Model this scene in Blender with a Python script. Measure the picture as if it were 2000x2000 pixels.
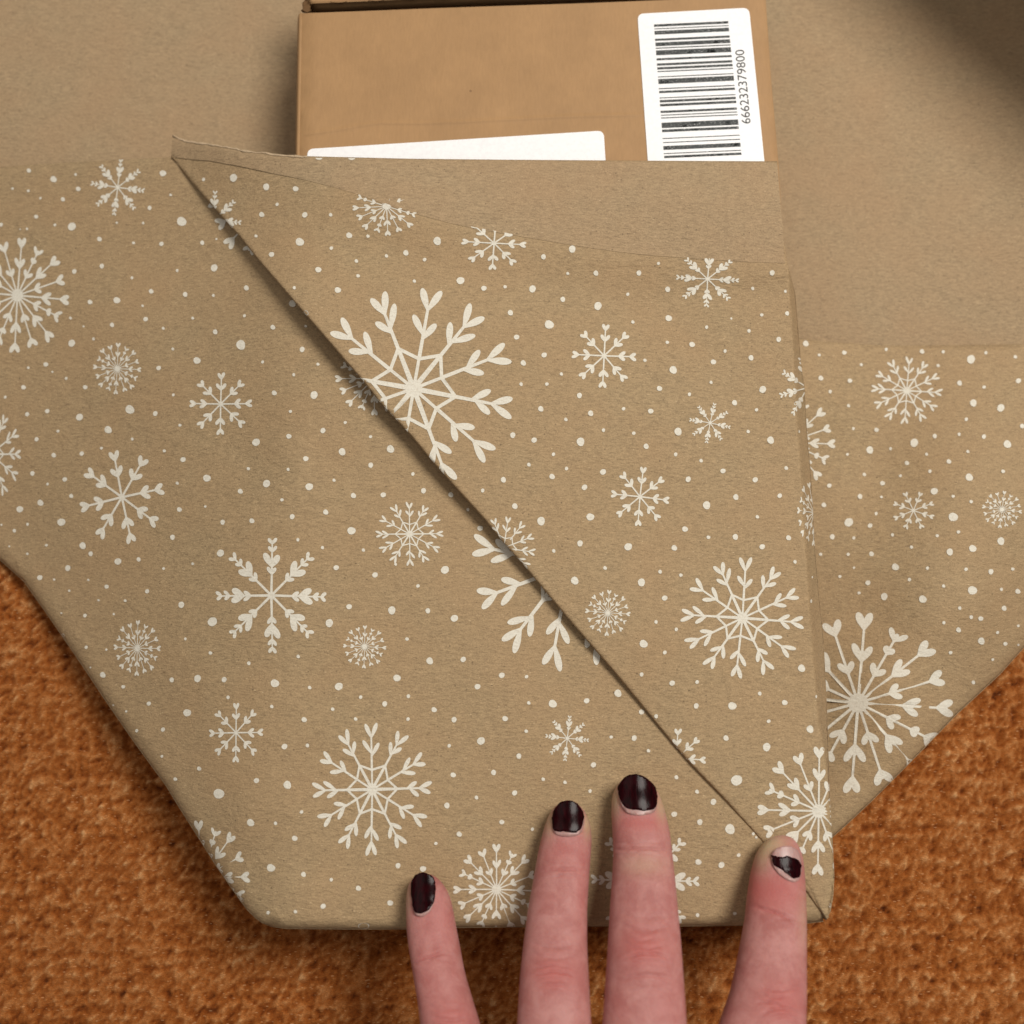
import bpy, math, random
import numpy as np
from mathutils import Vector, Matrix
from mathutils.geometry import delaunay_2d_cdt

random.seed(7)
rng = np.random.default_rng(7)
for o in list(bpy.data.objects):
    bpy.data.objects.remove(o)
S = bpy.context.scene
COL = S.collection

# ------------------------------------------------------------------ camera
MM = 0.001
H = 0.038                      # height of the box
DIST, TILT, FPX = 0.300, math.radians(11.5), 2050.0
CAM = np.array([0.0, -DIST * math.sin(TILT), H + DIST * math.cos(TILT)])
FWD = np.array([0.0, math.sin(TILT), -math.cos(TILT)])
UPV = np.array([0.0, math.cos(TILT), math.sin(TILT)])
cd = bpy.data.cameras.new('camera')
cd.sensor_width = 36.0
cd.lens = 36.0 * FPX / 2000.0
cd.clip_start, cd.clip_end = 0.01, 50
cd.dof.use_dof = True
cd.dof.focus_distance = DIST - 0.002
cd.dof.aperture_fstop = 10.0
cam = bpy.data.objects.new('camera', cd)
COL.objects.link(cam)
cam.location = CAM
cam.rotation_euler = (TILT, 0, 0)
S.camera = cam
S.render.resolution_x = S.render.resolution_y = 1024

# ------------------------------------------------------------------ light
w = bpy.data.worlds.new("World"); S.world = w; w.use_nodes = True
bg = w.node_tree.nodes['Background']
bg.inputs[0].default_value = (1.0, 0.93, 0.86, 1)
bg.inputs[1].default_value = 0.20
def area(name, loc, target, size, watts, color):
    l = bpy.data.lights.new(name, 'AREA'); l.shape = 'DISK'; l.size = size; l.energy = watts; l.color = color
    o = bpy.data.objects.new(name, l); COL.objects.link(o); o.location = loc
    o.rotation_euler = (Vector(target) - Vector(loc)).to_track_quat('-Z', 'Y').to_euler()
    return o
area('ceiling_lamp', (0.53, 0.40, 1.18), (0.0, 0.0, 0.03), 0.52, 15.7, (1.0, 0.955, 0.885))
area('room_lamp', (-0.5, 0.35, 1.1), (0.0, 0.0, 0.03), 0.8, 1.6, (1.0, 0.94, 0.86))
S.view_settings.view_transform = 'Standard'
S.view_settings.look = 'None'
S.view_settings.exposure = 0.0
S.view_settings.gamma = 1.0

# ------------------------------------------------------------------ helpers
def unproj(uv, z):
    """points of the place seen at photo position uv (2000 px frame) at height z"""
    uv = np.atleast_2d(np.asarray(uv, float)); z = np.broadcast_to(np.asarray(z, float), (len(uv),))
    ray = FWD[None] * FPX + np.array([1.0, 0, 0])[None] * (uv[:, :1] - 1000) - UPV[None] * (uv[:, 1:2] - 1000)
    t = (z - CAM[2]) / ray[:, 2]
    return CAM[None] + ray * t[:, None]
def depth_scale(v, z):         # metres per px
    p = unproj([[1000, v]], z)[0]
    return float(np.dot(p - CAM, FWD)) / FPX
def proj(P):
    d = P - CAM[None]
    dep = d @ FWD
    return np.stack([1000 + FPX * d[:, 0] / dep, 1000 - FPX * (d @ UPV) / dep], 1)

def props(o, label=None, cat=None, kind=None, group=None):
    if label: o['label'] = label
    if cat: o['category'] = cat
    if kind: o['kind'] = kind
    if group: o['group'] = group
    return o
def empty(name, loc=(0, 0, 0)):
    o = bpy.data.objects.new(name, None); COL.objects.link(o); o.location = loc
    o.empty_display_size = 0.02
    return o
def link_mesh(name, me, parent=None):
    o = bpy.data.objects.new(name, me); COL.objects.link(o)
    if parent is not None:
        o.parent = parent
        if parent.type == 'EMPTY':
            o.location = -Vector(parent.location)
    return o
def mesh_obj(name, V, F, mat, parent=None, smooth=True):
    me = bpy.data.meshes.new(name)
    me.from_pydata([tuple(p) for p in V], [], F)
    if mat: me.materials.append(mat)
    if smooth: me.shade_smooth()
    me.update()
    return link_mesh(name, me, parent)
def solid(o, t, off=-1):
    m = o.modifiers.new('thickness', 'SOLIDIFY'); m.thickness = t; m.offset = off
    return o

# ------------------------------------------------------------------ node helpers
def new_mat(name):
    m = bpy.data.materials.new(name); m.use_nodes = True
    nt = m.node_tree; b = nt.nodes['Principled BSDF']
    return m, nt, b
class G:
    def __init__(s, nt): s.nt = nt
    def n(s, t, **kw):
        x = s.nt.nodes.new(t)
        for k, v in kw.items():
            if k.startswith('i_'):
                x.inputs[int(k[2:]) if k[2:].isdigit() else k[2:].replace('_', ' ')].default_value = v
            else: setattr(x, k, v)
        return x
    def l(s, a, b): s.nt.links.new(a, b)
    def coords(s, rot=0, scale=(1, 1, 1)):
        tc = s.n('ShaderNodeTexCoord'); mp = s.n('ShaderNodeMapping')
        mp.inputs['Rotation'].default_value = (0, 0, rot); mp.inputs['Scale'].default_value = scale
        s.l(tc.outputs['Object'], mp.inputs['Vector']); return mp.outputs[0]
    def noise(s, vec, scale, detail=2, rough=.5, dist=0):
        x = s.n('ShaderNodeTexNoise'); x.inputs['Scale'].default_value = scale; x.inputs['Detail'].default_value = detail
        x.inputs['Roughness'].default_value = rough; x.inputs['Distortion'].default_value = dist
        s.l(vec, x.inputs['Vector']); return x.outputs['Fac']
    def ramp(s, fac, stops, interp='LINEAR'):
        x = s.n('ShaderNodeValToRGB'); cr = x.color_ramp; cr.interpolation = interp
        while len(cr.elements) < len(stops): cr.elements.new(0.5)
        for e, (p, c) in zip(cr.elements, stops):
            e.position = p; e.color = (c, c, c, 1) if isinstance(c, (int, float)) else (*c, 1)
        s.l(fac, x.inputs[0]); return x.outputs[0]
    def mix(s, fac, a, b, mode='MIX'):
        x = s.n('ShaderNodeMix', data_type='RGBA', blend_type=mode)
        for sock, v in ((x.inputs[0], fac), (x.inputs[6], a), (x.inputs[7], b)):
            if isinstance(v, (int, float)): sock.default_value = v
            elif isinstance(v, tuple): sock.default_value = (*v, 1)
            else: s.l(v, sock)
        return x.outputs[2]
    def math(s, op, a, b=0.0):
        x = s.n('ShaderNodeMath', operation=op)
        for sock, v in zip(x.inputs, (a, b)):
            if isinstance(v, (int, float)): sock.default_value = v
            else: s.l(v, sock)
        return x.outputs[0]
    def bump(s, h, strength, dist, prev=None):
        x = s.n('ShaderNodeBump'); x.inputs['Strength'].default_value = strength; x.inputs['Distance'].default_value = dist
        s.l(h, x.inputs['Height'])
        if prev is not None: s.l(prev, x.inputs['Normal'])
        return x.outputs[0]

def flecks(g, vec, scale, size, keep, dist=0.0):
    """small sparse fibres: voronoi cells, only some of them kept"""
    v = g.n('ShaderNodeTexVoronoi'); v.inputs['Scale'].default_value = scale
    g.l(vec, v.inputs['Vector'])
    near = g.ramp(v.outputs['Distance'], [(0.0, 1.0), (size, 1.0), (size * 1.6, 0.0)])
    sep = g.n('ShaderNodeSeparateColor'); g.l(v.outputs['Color'], sep.inputs[0])
    sel = g.math('GREATER_THAN', sep.outputs[0], 1 - keep)
    return g.math('MULTIPLY', near, sel)

def kraft(name, base, rot=0.0, ink=False, contrast=1.0, bumps=1.0):
    m, nt, b = new_mat(name); g = G(nt)
    c0 = g.coords()
    cf = g.coords(rot, (1.0, 3.2, 1.0))
    big = g.noise(c0, 45, 3, .55)
    fib = g.noise(cf, 520, 5, .65, .6)
    fine = g.noise(c0, 2600, 3, .6)
    k = lambda f: tuple(x * f for x in base)
    dk = 0.20 * contrast
    col = g.ramp(fib, [(0.30, k(1 - 1.5 * dk)), (0.5, k(1.0)), (0.72, k(1 + 1.1 * dk))])
    col = g.mix(g.ramp(big, [(0.3, 0.0), (0.7, 1.0)]), col, g.mix(0.5, col, (base[0] * 1.08, base[1] * 0.97, base[2] * 0.92)))
    spk = g.ramp(fine, [(0.36, 0.72), (0.5, 1.0), (0.66, 1.18)])
    col = g.mix(0.55 * contrast, col, g.mix(1.0, col, spk, 'MULTIPLY'))
    cd1 = g.coords(0.6, (1.0, 2.6, 1.0)); cd2 = g.coords(-0.9 + rot, (1.0, 3.5, 1.0))
    hair = g.coords(1.3 - rot, (1.0, 5.0, 1.0))
    dark = g.math('ADD', g.math('ADD', flecks(g, cd1, 430, 0.10, 0.15), flecks(g, c0, 640, 0.12, 0.07)), flecks(g, hair, 260, 0.075, 0.14))
    light = g.math('ADD', flecks(g, cd2, 380, 0.09, 0.12), flecks(g, cd1, 620, 0.12, 0.09))
    col = g.mix(g.math('MULTIPLY', dark, 0.62), col, k(0.33))
    col = g.mix(g.math('MULTIPLY', light, 0.7), col, (min(base[0] * 1.75, .8), base[1] * 1.85, base[2] * 2.0))
    if ink:
        wear = g.ramp(g.noise(c0, 1900, 4, .7), [(0.28, 0.62), (0.50, 0.90), (0.7, 0.99)])
        col = g.mix(wear, col, (0.80, 0.765, 0.665))
    g.l(col, b.inputs['Base Color'])
    b.inputs['Roughness'].default_value = 0.72
    b.inputs['Specular IOR Level'].default_value = 0.28
    n1 = g.bump(fib, 0.85 * bumps, 0.00032)
    n2 = g.bump(fine, 0.7 * bumps, 0.00013, n1)
    dents = g.noise(g.coords(.4 + rot, (1, 1.6, 1)), 85, 4, .62, .8)
    n3 = g.bump(dents, 0.6, 0.0011, n2)
    g.l(n3, b.inputs['Normal'])
    return m

KB = (0.394, 0.280, 0.155)
KP = (0.395, 0.283, 0.165)
M_printL = kraft('kraft_printed_side_across', KB, 0.05)
M_printT = kraft('kraft_printed_side_down', KB, 1.5)
M_plain = kraft('kraft_plain_side', KP, 0.1, contrast=1.0)
M_ink = kraft('white_ink_on_kraft', KB, 0.3, ink=True, bumps=.7)

def cardboard():
    m, nt, b = new_mat('corrugated_cardboard'); g = G(nt)
    c0 = g.coords(); cf = g.coords(0.03, (6, 1, 1))
    base = (0.405, 0.236, 0.108)
    k = lambda f: tuple(x * f for x in base)
    big = g.noise(c0, 60, 4, .6)
    f2 = g.noise(cf, 260, 4, .6)
    col = g.ramp(big, [(0.3, k(0.93)), (0.7, k(1.07))])
    col = g.mix(0.5, col, g.mix(1.0, col, g.ramp(f2, [(0.3, 0.9), (0.7, 1.1)]), 'MULTIPLY'))
    col = g.mix(g.math('MULTIPLY', flecks(g, c0, 160, .05, .08), .6), col, k(.4))
    g.l(col, b.inputs['Base Color']); b.inputs['Roughness'].default_value = .62
    b.inputs['Specular IOR Level'].default_value = .3
    flute = g.n('ShaderNodeTexWave', wave_type='BANDS', bands_direction='X'); flute.inputs['Scale'].default_value = 55
    g.l(g.coords(0.03), flute.inputs[0])
    n1 = g.bump(flute.outputs['Fac'], 0.08, 0.0003)
    n2 = g.bump(g.noise(c0, 1500, 3), 0.35, 0.0001, n1)
    g.l(n2, b.inputs['Normal'])
    return m
M_card = cardboard()
def plain_mat(name, col, rough=.5, spec=.4, **kw):
    m, nt, b = new_mat(name)
    g = G(nt)
    n = g.noise(g.coords(), 900, 3, .6)
    g.l(g.ramp(n, [(0.3, tuple(c * .94 for c in col)), (0.7, tuple(min(1, c * 1.05) for c in col))]), b.inputs['Base Color'])
    b.inputs['Roughness'].default_value = rough; b.inputs['Specular IOR Level'].default_value = spec
    for k_, v in kw.items(): b.inputs[k_.replace('_', ' ')].default_value = v
    g.l(g.bump(n, .15, .0001), b.inputs['Normal'])
    return m
M_sticker = plain_mat('white_sticker_paper', (0.97, 0.965, 0.98), .42, .4)
M_gapshade = plain_mat('cardboard_gap_shade', (0.16, 0.088, 0.040), .85, .1)  # darkened cardboard tone, painted shade for slots and gaps
def thermal_ink():
    m, nt, b = new_mat('black_sticker_print'); g = G(nt); c0 = g.coords(0, (1, 1.5, 1))
    s_ = g.ramp(g.noise(c0, 1700, 4, .75), [(0.56, 0.0), (0.66, 1.0)])
    g.l(g.mix(s_, (0.022, 0.026, 0.026), (0.55, 0.55, 0.54)), b.inputs['Base Color'])
    b.inputs['Roughness'].default_value = .55
    return m
M_black = thermal_ink()
M_digit = plain_mat('grey_digit_print', (0.06, 0.06, 0.06), .6)

# ------------------------------------------------------------------ height fields
class TPS:
    def __init__(s, pts):                 # pts: (u, v, z_mm)
        P = np.array(pts, float); s.P = P[:, :2] / 1000.0; n = len(P)
        K = s.k(s.P, s.P) + np.eye(n) * 1e-4
        A = np.zeros((n + 3, n + 3)); A[:n, :n] = K; A[:n, n] = 1; A[:n, n + 1:] = s.P
        A[n, :n] = 1; A[n + 1:, :n] = s.P.T
        s.w = np.linalg.solve(A, np.concatenate([P[:, 2], [0, 0, 0]]))
    def k(s, a, b):
        d2 = ((a[:, None] - b[None]) ** 2).sum(2)
        return np.where(d2 > 1e-12, d2 * np.log(np.maximum(d2, 1e-12)) * 0.5, 0)
    def __call__(s, uv):
        q = np.asarray(uv, float) / 1000.0; n = len(s.P)
        out = np.empty(len(q))
        for i in range(0, len(q), 20000):
            out[i:i + 20000] = s.k(q[i:i + 20000], s.P) @ s.w[:n] + s.w[n] + q[i:i + 20000] @ s.w[n + 1:]
        return out
def seg_dist(uv, line):
    uv = np.asarray(uv, float); d = np.full(len(uv), 1e9)
    for a, b in zip(line[:-1], line[1:]):
        a = np.array(a, float); b = np.array(b, float); ab = b - a
        t = np.clip(((uv - a) @ ab) / (ab @ ab), 0, 1)
        d = np.minimum(d, np.hypot(*(uv - (a + t[:, None] * ab)).T))
    return d
def roll(d, R, depth):                    # quarter round at a folded edge; R in px, depth in mm
    x = np.clip(1 - d / R, 0, 1)
    return depth * (1 - np.sqrt(np.maximum(1 - x * x, 0)))
def inside(poly, P):
    P = np.asarray(P); x, y = P[:, 0], P[:, 1]; r = np.zeros(len(P), bool)
    n = len(poly); j = n - 1
    for i in range(n):
        xi, yi = poly[i]; xj, yj = poly[j]
        c = ((yi > y) != (yj > y))
        with np.errstate(divide='ignore', invalid='ignore'):
            r ^= c & (x < (xj - xi) * (y - yi) / (yj - yi + 1e-12) + xi)
        j = i
    return r
def densify(line, step=10, closed=False):
    out = []
    pts = list(line) + ([line[0]] if closed else [])
    for a, b in zip(pts[:-1], pts[1:]):
        n = max(1, int(math.hypot(b[0] - a[0], b[1] - a[1]) / step))
        for i in range(n): out.append((a[0] + (b[0] - a[0]) * i / n, a[1] + (b[1] - a[1]) * i / n))
    if not closed: out.append(tuple(pts[-1]))
    return out
def smooth_line(line, it=2):
    for _ in range(it):
        o = [line[0]]
        for a, b in zip(line[:-1], line[1:]):
            o += [(a[0] * .75 + b[0] * .25, a[1] * .75 + b[1] * .25), (a[0] * .25 + b[0] * .75, a[1] * .25 + b[1] * .75)]
        o.append(line[-1]); line = o
    return line

def tri2d(poly, extra, step, fine_line=None, fine=None):
    """triangulate a 2D outline with interior points"""
    B = densify(poly, step * .8, True)
    xs = [p[0] for p in poly]; ys = [p[1] for p in poly]
    gx, gy = np.meshgrid(np.arange(min(xs), max(xs), step), np.arange(min(ys), max(ys), step))
    P = np.stack([gx.ravel() + (np.round(gy.ravel() / step) % 2) * step * .5, gy.ravel()], 1)
    P = P[inside(poly, P)]
    bl = B + [B[0]]
    P = P[seg_dist(P, bl) > step * .45]
    if fine_line is not None:
        pts = []
        for ln in fine_line:
            D = densify(ln, step * .8)
            for k_ in range(len(D) - 1):
                a = np.array(D[k_]); t = np.array(D[k_ + 1]) - a; t /= (np.hypot(*t) + 1e-9); nn = np.array([-t[1], t[0]])
                for f in fine: pts += [a + nn * f, a - nn * f]
        Q = np.array(pts); Q = Q[inside(poly, Q)]; Q = Q[seg_dist(Q, bl) > 0.8]
        P = np.vstack([P[seg_dist(P, [p for p in fine_line[0]]) > fine[-1] * 1.2] if len(fine_line) == 1 else P, Q])
    pts = [Vector(p) for p in B] + [Vector(p) for p in P]
    edges = [(i, (i + 1) % len(B)) for i in range(len(B))]
    vo, eo, fo, *_ = delaunay_2d_cdt(pts, edges, [list(range(len(B)))], 1, 1e-4, False)
    VV = np.array([tuple(v) for v in vo]); FF = np.array([list(f) for f in fo])
    FF = FF[inside(B, VV[FF].mean(1))]
    return VV, [list(map(int, f)) for f in FF], B

def orient(V3, F):
    out = []
    for f in F:
        a, b, c = V3[f[0]], V3[f[1]], V3[f[2]]
        nz = (b[0] - a[0]) * (c[1] - a[1]) - (b[1] - a[1]) * (c[0] - a[0])
        out.append(f if nz > 0 else f[::-1])
    return out
def sheet(name, poly, zf, mat, parent, step=12, fold=None, fine=(2, 4, 7, 11, 16), skirt=None, thick=0.00018, smooth=True):
    """a paper sheet: outline in the photo frame, lifted to height zf (mm)"""
    V, F, B = tri2d(poly, None, step, fold, fine if fold else None)
    z = zf(V) * MM
    P = unproj(V, z)
    F = orient(P, F)
    P = [tuple(p) for p in P]
    if skirt:                                # [(line, fn)] walls that hang from folded edges
        for line, fn in skirt:
            D = np.array(densify(line, 10)); top = unproj(D, (zf(D) - 0.02) * MM)
            prev = None
            rows = [top] + fn(D, top)
            base = len(P)
            for r in rows: P += [tuple(x) for x in r]
            n = len(D)
            for j in range(len(rows) - 1):
                for i in range(n - 1):
                    F.append([base + j * n + i, base + j * n + i + 1, base + (j + 1) * n + i + 1, base + (j + 1) * n + i])
    o = mesh_obj(name, P, F, mat, parent, smooth)
    if thick: solid(o, thick)
    return o

# ------------------------------------------------------------------ outlines read from the photograph
FOLD_L = [(-420, 560), (-200, 860), (0, 1093), (47, 1135), (93, 1200), (154, 1289), (210, 1373), (261, 1447), (326, 1536), (347, 1571),
          (387, 1634), (424, 1693), (452, 1733), (468, 1756), (483, 1776), (499, 1792), (513, 1802), (530, 1809)]
BOTTOM = [(530, 1809), (560, 1813), (673, 1814), (794, 1814), (893, 1811), (1100, 1809), (1328, 1808), (1452, 1807), (1573, 1803), (1608, 1799)]
DIAG = [(334, 306), (368, 347), (400, 385), (437, 427), (468, 461), (503, 505), (532, 539), (576, 590), (628, 650), (669, 698), (708, 742),
        (742, 785), (800, 847), (843, 899), (893, 955), (945, 1012), (984, 1060), (1020, 1100), (1055, 1142), (1110, 1208), (1173, 1281),
        (1200, 1312), (1247, 1369), (1316, 1454), (1351, 1494), (1410, 1555), (1479, 1632), (1535, 1697), (1573, 1739), (1592, 1766), (1613, 1797)]
r8 = random.Random(8)
DIAG = [DIAG[0]] + [(u + r8.uniform(-.8, .8), v + r8.uniform(-.8, .8)) for u, v in densify(DIAG, 16)[1:-1]] + [DIAG[-1]] if False else DIAG
R_OUT = [(1613, 1797), (1622, 1779), (1627, 1749), (1629, 1709), (1625, 1628), (1621, 1570), (1618, 1483), (1615, 1390), (1608, 1250),
         (1598, 1149), (1591, 1066), (1587, 984), (1583, 921), (1579, 880), (1575, 832), (1571, 760), (1564, 708), (1559, 646), (1553, 573), (1540, 523)]
R_IN = [(1540, 523), (1541, 573), (1546, 640), (1550, 708), (1553, 811), (1561, 900), (1571, 1066), (1579, 1190), (1583, 1250), (1597, 1413), (1612, 1483), (1620, 1560)]
def ragged(line):
    out = []
    r_ = random.Random(5)
    for a, b in zip(line[:-1], line[1:]):
        out.append(a)
        if a[0] < 620:
            n_ = max(1, int(abs(a[0] - b[0]) / 9))
            for i in range(1, n_): out.append((a[0] + (b[0] - a[0]) * i / n_, a[1] + (b[1] - a[1]) * i / n_ + r_.uniform(-1.6, 1.6)))
    return out + [line[-1]]
T_TOP = [(1540, 523), (1531, 470), (1524, 390), (1518, 315), (1300, 314), (1000, 312), (800, 310), (600, 305), (530, 300), (480, 294), (425, 284), (385, 279), (348, 269), (337, 264)]
T_TOP = ragged(T_TOP)
S_LOW = [(334, 306), (370, 311), (410, 314), (470, 325), (530, 338), (590, 350), (650, 365), (700, 380), (760, 402), (820, 420), (880, 436), (930, 447),
         (1000, 459), (1060, 469), (1130, 481), (1200, 491), (1260, 498), (1330, 503), (1400, 508), (1470, 512), (1533, 514)]

# heights in mm
HB = H * 1000
zL0 = TPS([(700, 500, HB + .9), (620, 900, HB + .6), (600, 1300, HB + .6), (600, 1700, HB + .6), (700, 1800, HB + .5), (1000, 1800, HB + .5), (1400, 1800, HB + .5),
           (1600, 1790, HB + .5), (1000, 1300, HB + .7), (1300, 1600, HB + .5), (1000, 900, HB + .7), (1500, 1400, HB + .6), (1500, 900, HB + .6), (800, 1500, HB + .8),
           (334, 307, 25.5), (200, 313, 21), (0, 326, 14), (-200, 350, 10), (-400, 380, 8), (0, 700, 10), (-300, 700, 6), (0, 1093, 5), (-200, 860, 3.5), (-400, 600, 3),
           (154, 1289, 15), (326, 1536, 26), (424, 1693, 32), (300, 700, 24), (300, 1000, 24), (400, 1300, 32), (150, 900, 15), (480, 500, 31),
           (500, 900, 35), (500, 1200, 37), (480, 1600, 37), (520, 1780, 37.4)] + [(572, v_, HB + 1.1) for v_ in range(420, 1790, 120)])
def zL(uv):
    uv = np.asarray(uv, float)
    z = zL0(uv)
    z = z + 0.45 * np.sin(uv[:, 0] / 95.0 + uv[:, 1] / 160.0) * np.sin(uv[:, 1] / 120.0 + 1.0) * np.clip((700 - uv[:, 0]) / 300, .35, 1) + .15 * np.sin(uv[:, 0] / 47. - uv[:, 1] / 70.)
    z -= roll(seg_dist(uv, FOLD_L), 26, 3.0)
    z -= roll(seg_dist(uv, BOTTOM), 20, 3.6)
    for u_, v_, r_ in ((1110, 1590, 42), (1245, 1545, 46), (830, 1730, 36)):
        z -= .18 * np.exp(-((uv[:, 0] - u_) ** 2 + (uv[:, 1] - v_) ** 2) / r_ ** 2)
    return np.maximum(z, 1.5)
_dl = np.array([0] + list(np.cumsum([math.hypot(b[0] - a[0], b[1] - a[1]) for a, b in zip(DIAG[:-1], DIAG[1:])])))
_gapx = [0, 60, 200, 380, 560, 800, 1050, 1300, 1500, 1750, 1850, 1975]
_gapz = [.6, 2.0, 5.0, 7.2, 7.0, 5.4, 4.0, 2.4, 1.6, .9, 1.3, .9]
ctl = []
dd = densify(DIAG, 70)
acc = 0
for i, p in enumerate(dd):
    if i: acc += math.hypot(p[0] - dd[i - 1][0], p[1] - dd[i - 1][1])
    ctl.append((p[0], p[1], float(zL0(np.array([p]))[0]) + np.interp(acc, _gapx, _gapz)))
zT0 = TPS(ctl + [(600, 305, HB + 3.6), (800, 310, HB + 3.8), (1000, 312, HB + 4.0), (1300, 314, HB + 4), (1518, 315, HB + 3.4), (430, 286, 34), (334, 262, 26.5),
                 (700, 480, HB + 5.4), (850, 600, HB + 7.2), (1000, 600, HB + 5.0), (1000, 800, HB + 6.2), (1300, 600, HB + 2.6), (1510, 600, HB + 1.6), (1000, 450, HB + 3.4), (1300, 470, HB + 2.2),
                 (1530, 520, HB + 1.8), (1250, 850, HB + 3.6), (1530, 800, HB + 1.4), (1150, 1080, HB + 4.2), (1400, 1100, HB + 2.5), (1300, 1300, HB + 3.0), (1560, 1100, HB + 1.7), (1590, 1400, HB + 1.6), (1450, 1400, HB + 1.8), (1600, 1650, HB + 1.4)])
_ri = np.array(sorted(R_IN, key=lambda p: p[1])); _ro = np.array(sorted(R_OUT, key=lambda p: p[1]))
_sl = np.array(S_LOW + [(1700, 515)], float)
def zT(uv):
    uv = np.asarray(uv, float)
    z = zT0(uv) + 0.30 * np.sin(uv[:, 0] / 110.0 - uv[:, 1] / 80.0) + 0.22 * np.sin(uv[:, 1] / 61.0 + uv[:, 0] / 210.0 + .8)
    vl = np.interp(uv[:, 0], _sl[:, 0], _sl[:, 1]); below = np.clip((uv[:, 1] - vl) / 105.0, 0, 1)
    z += 3.0 * (1 - below) ** 2 * (1 + 2 * below) * np.clip((uv[:, 0] - 560) / 220.0, 0, 1) * np.clip((uv[:, 1] - 300) / 90., 0, 1)
    dl_ = z - (zL(uv) + .5); z = z + np.where(dl_ < .5, (.5 - dl_) ** 2 / 2 * (dl_ > -.5) + (-dl_) * (dl_ <= -.5), 0) * (uv[:, 0] < 1600) * (uv[:, 1] > 330)
    ui = np.interp(uv[:, 1], _ri[:, 1], _ri[:, 0]); uo = np.interp(uv[:, 1], _ro[:, 1], _ro[:, 0])
    wd = np.maximum(uo - ui, 4)
    s_ = np.clip((uv[:, 0] - ui) / wd, 0, 1.05) * ((uv[:, 1] > 523) & (uv[:, 1] < 1560))
    z = z - 13.0 * (s_ - 0.12 * np.sin(np.pi * np.clip(s_ * 2, 0, 1))) * np.clip(wd / 14, 0, 1)
    z -= roll(seg_dist(uv, DIAG), 7, 0.8) * 0.8
    z -= roll(seg_dist(uv, [(1613, 1797), (1629, 1709), (1618, 1483)]), 9, 1.6) * 0.8
    return z
def zS(uv):
    uv = np.asarray(uv, float)
    d = seg_dist(uv, S_LOW)
    z = zT(uv) + 0.10 + 0.18 * np.clip((620 - uv[:, 0]) / 120., 0, 1) + 0.25 * np.clip(d / 60.0, 0, 1)
    z -= roll(seg_dist(uv, T_TOP[3:]), 9, 1.2) * 0.75
    return z
zR0 = TPS([(1540, 660, 12), (1600, 670, 11), (1700, 673, 8.6), (1850, 674, 8), (2000, 672, 8), (2300, 660, 9), (1600, 900, 9.5), (1700, 900, 7.6), (1800, 920, 10.6), (1900, 950, 13.0), (2000, 950, 11.6), (1600, 780, 11.5), (1720, 770, 8), (1900, 760, 9.5),
           (1600, 1200, 6.5), (1710, 1200, 9.0), (1830, 1210, 12.8), (1930, 1180, 11.5), (2000, 1200, 7.5), (1620, 1380, 6.0), (1740, 1370, 10.5), (1640, 1600, 7), (1750, 1480, 8.5), (1900, 1350, 7), (2300, 900, 5), (1600, 1520, 5.5)])
FOLD_R = [(1600, 1655), (1626, 1634), (1650, 1613), (1700, 1566), (1760, 1506), (1815, 1450), (1869, 1394), (1910, 1356), (1952, 1317), (1997, 1267), (2100, 1180), (2330, 990)]
def zR(uv):
    uv = np.asarray(uv, float)
    return np.maximum(np.clip((zR0(uv) - 8.5) * 1.8 + 8.5, 3.2, 40) + (uv[:, 0] - 1600) * .005 - roll(seg_dist(uv, FOLD_R), 34, 3.2), 1.6)
zB0 = TPS([(u, v, z) for u, v, z in [(-400, -400, 3), (0, 0, 2.2), (300, 0, 1.4), (560, 0, 1.2), (0, 300, 2.0), (300, 300, 1.3), (1000, 500, 1), (1000, 1500, 1), (1560, 300, 1.3), (1700, 200, 2.4),
          (1950, 300, 4.5), (1950, 600, 2.5), (1700, 600, 2), (1850, 0, 4), (2050, -50, 10), (2200, 100, 14), (2100, 500, 6), (0, 1000, 1.2), (2000, 1200, 1.2), (1500, -300, 2), (400, 1500, 1), (600, 1800, 1), (1600, 1800, 1), (1200, 1800, 1), (-420, 700, 1), (2330, 960, 2), (1700, 1500, 1)]])
def zB(uv):
    uv = np.asarray(uv, float)
    wv = (.9 * np.sin(uv[:, 0] / 170. + uv[:, 1] / 260.) + .6 * np.sin(uv[:, 1] / 130. - uv[:, 0] / 300.) + 1.5) * .6 * np.clip((620 - uv[:, 1]) / 200, 0, 1)
    return np.clip((zB0(uv) + wv) * (uv[:, 1] < 1000) + 1.0 * (uv[:, 1] >= 1000), 1.0, 16)

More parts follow.
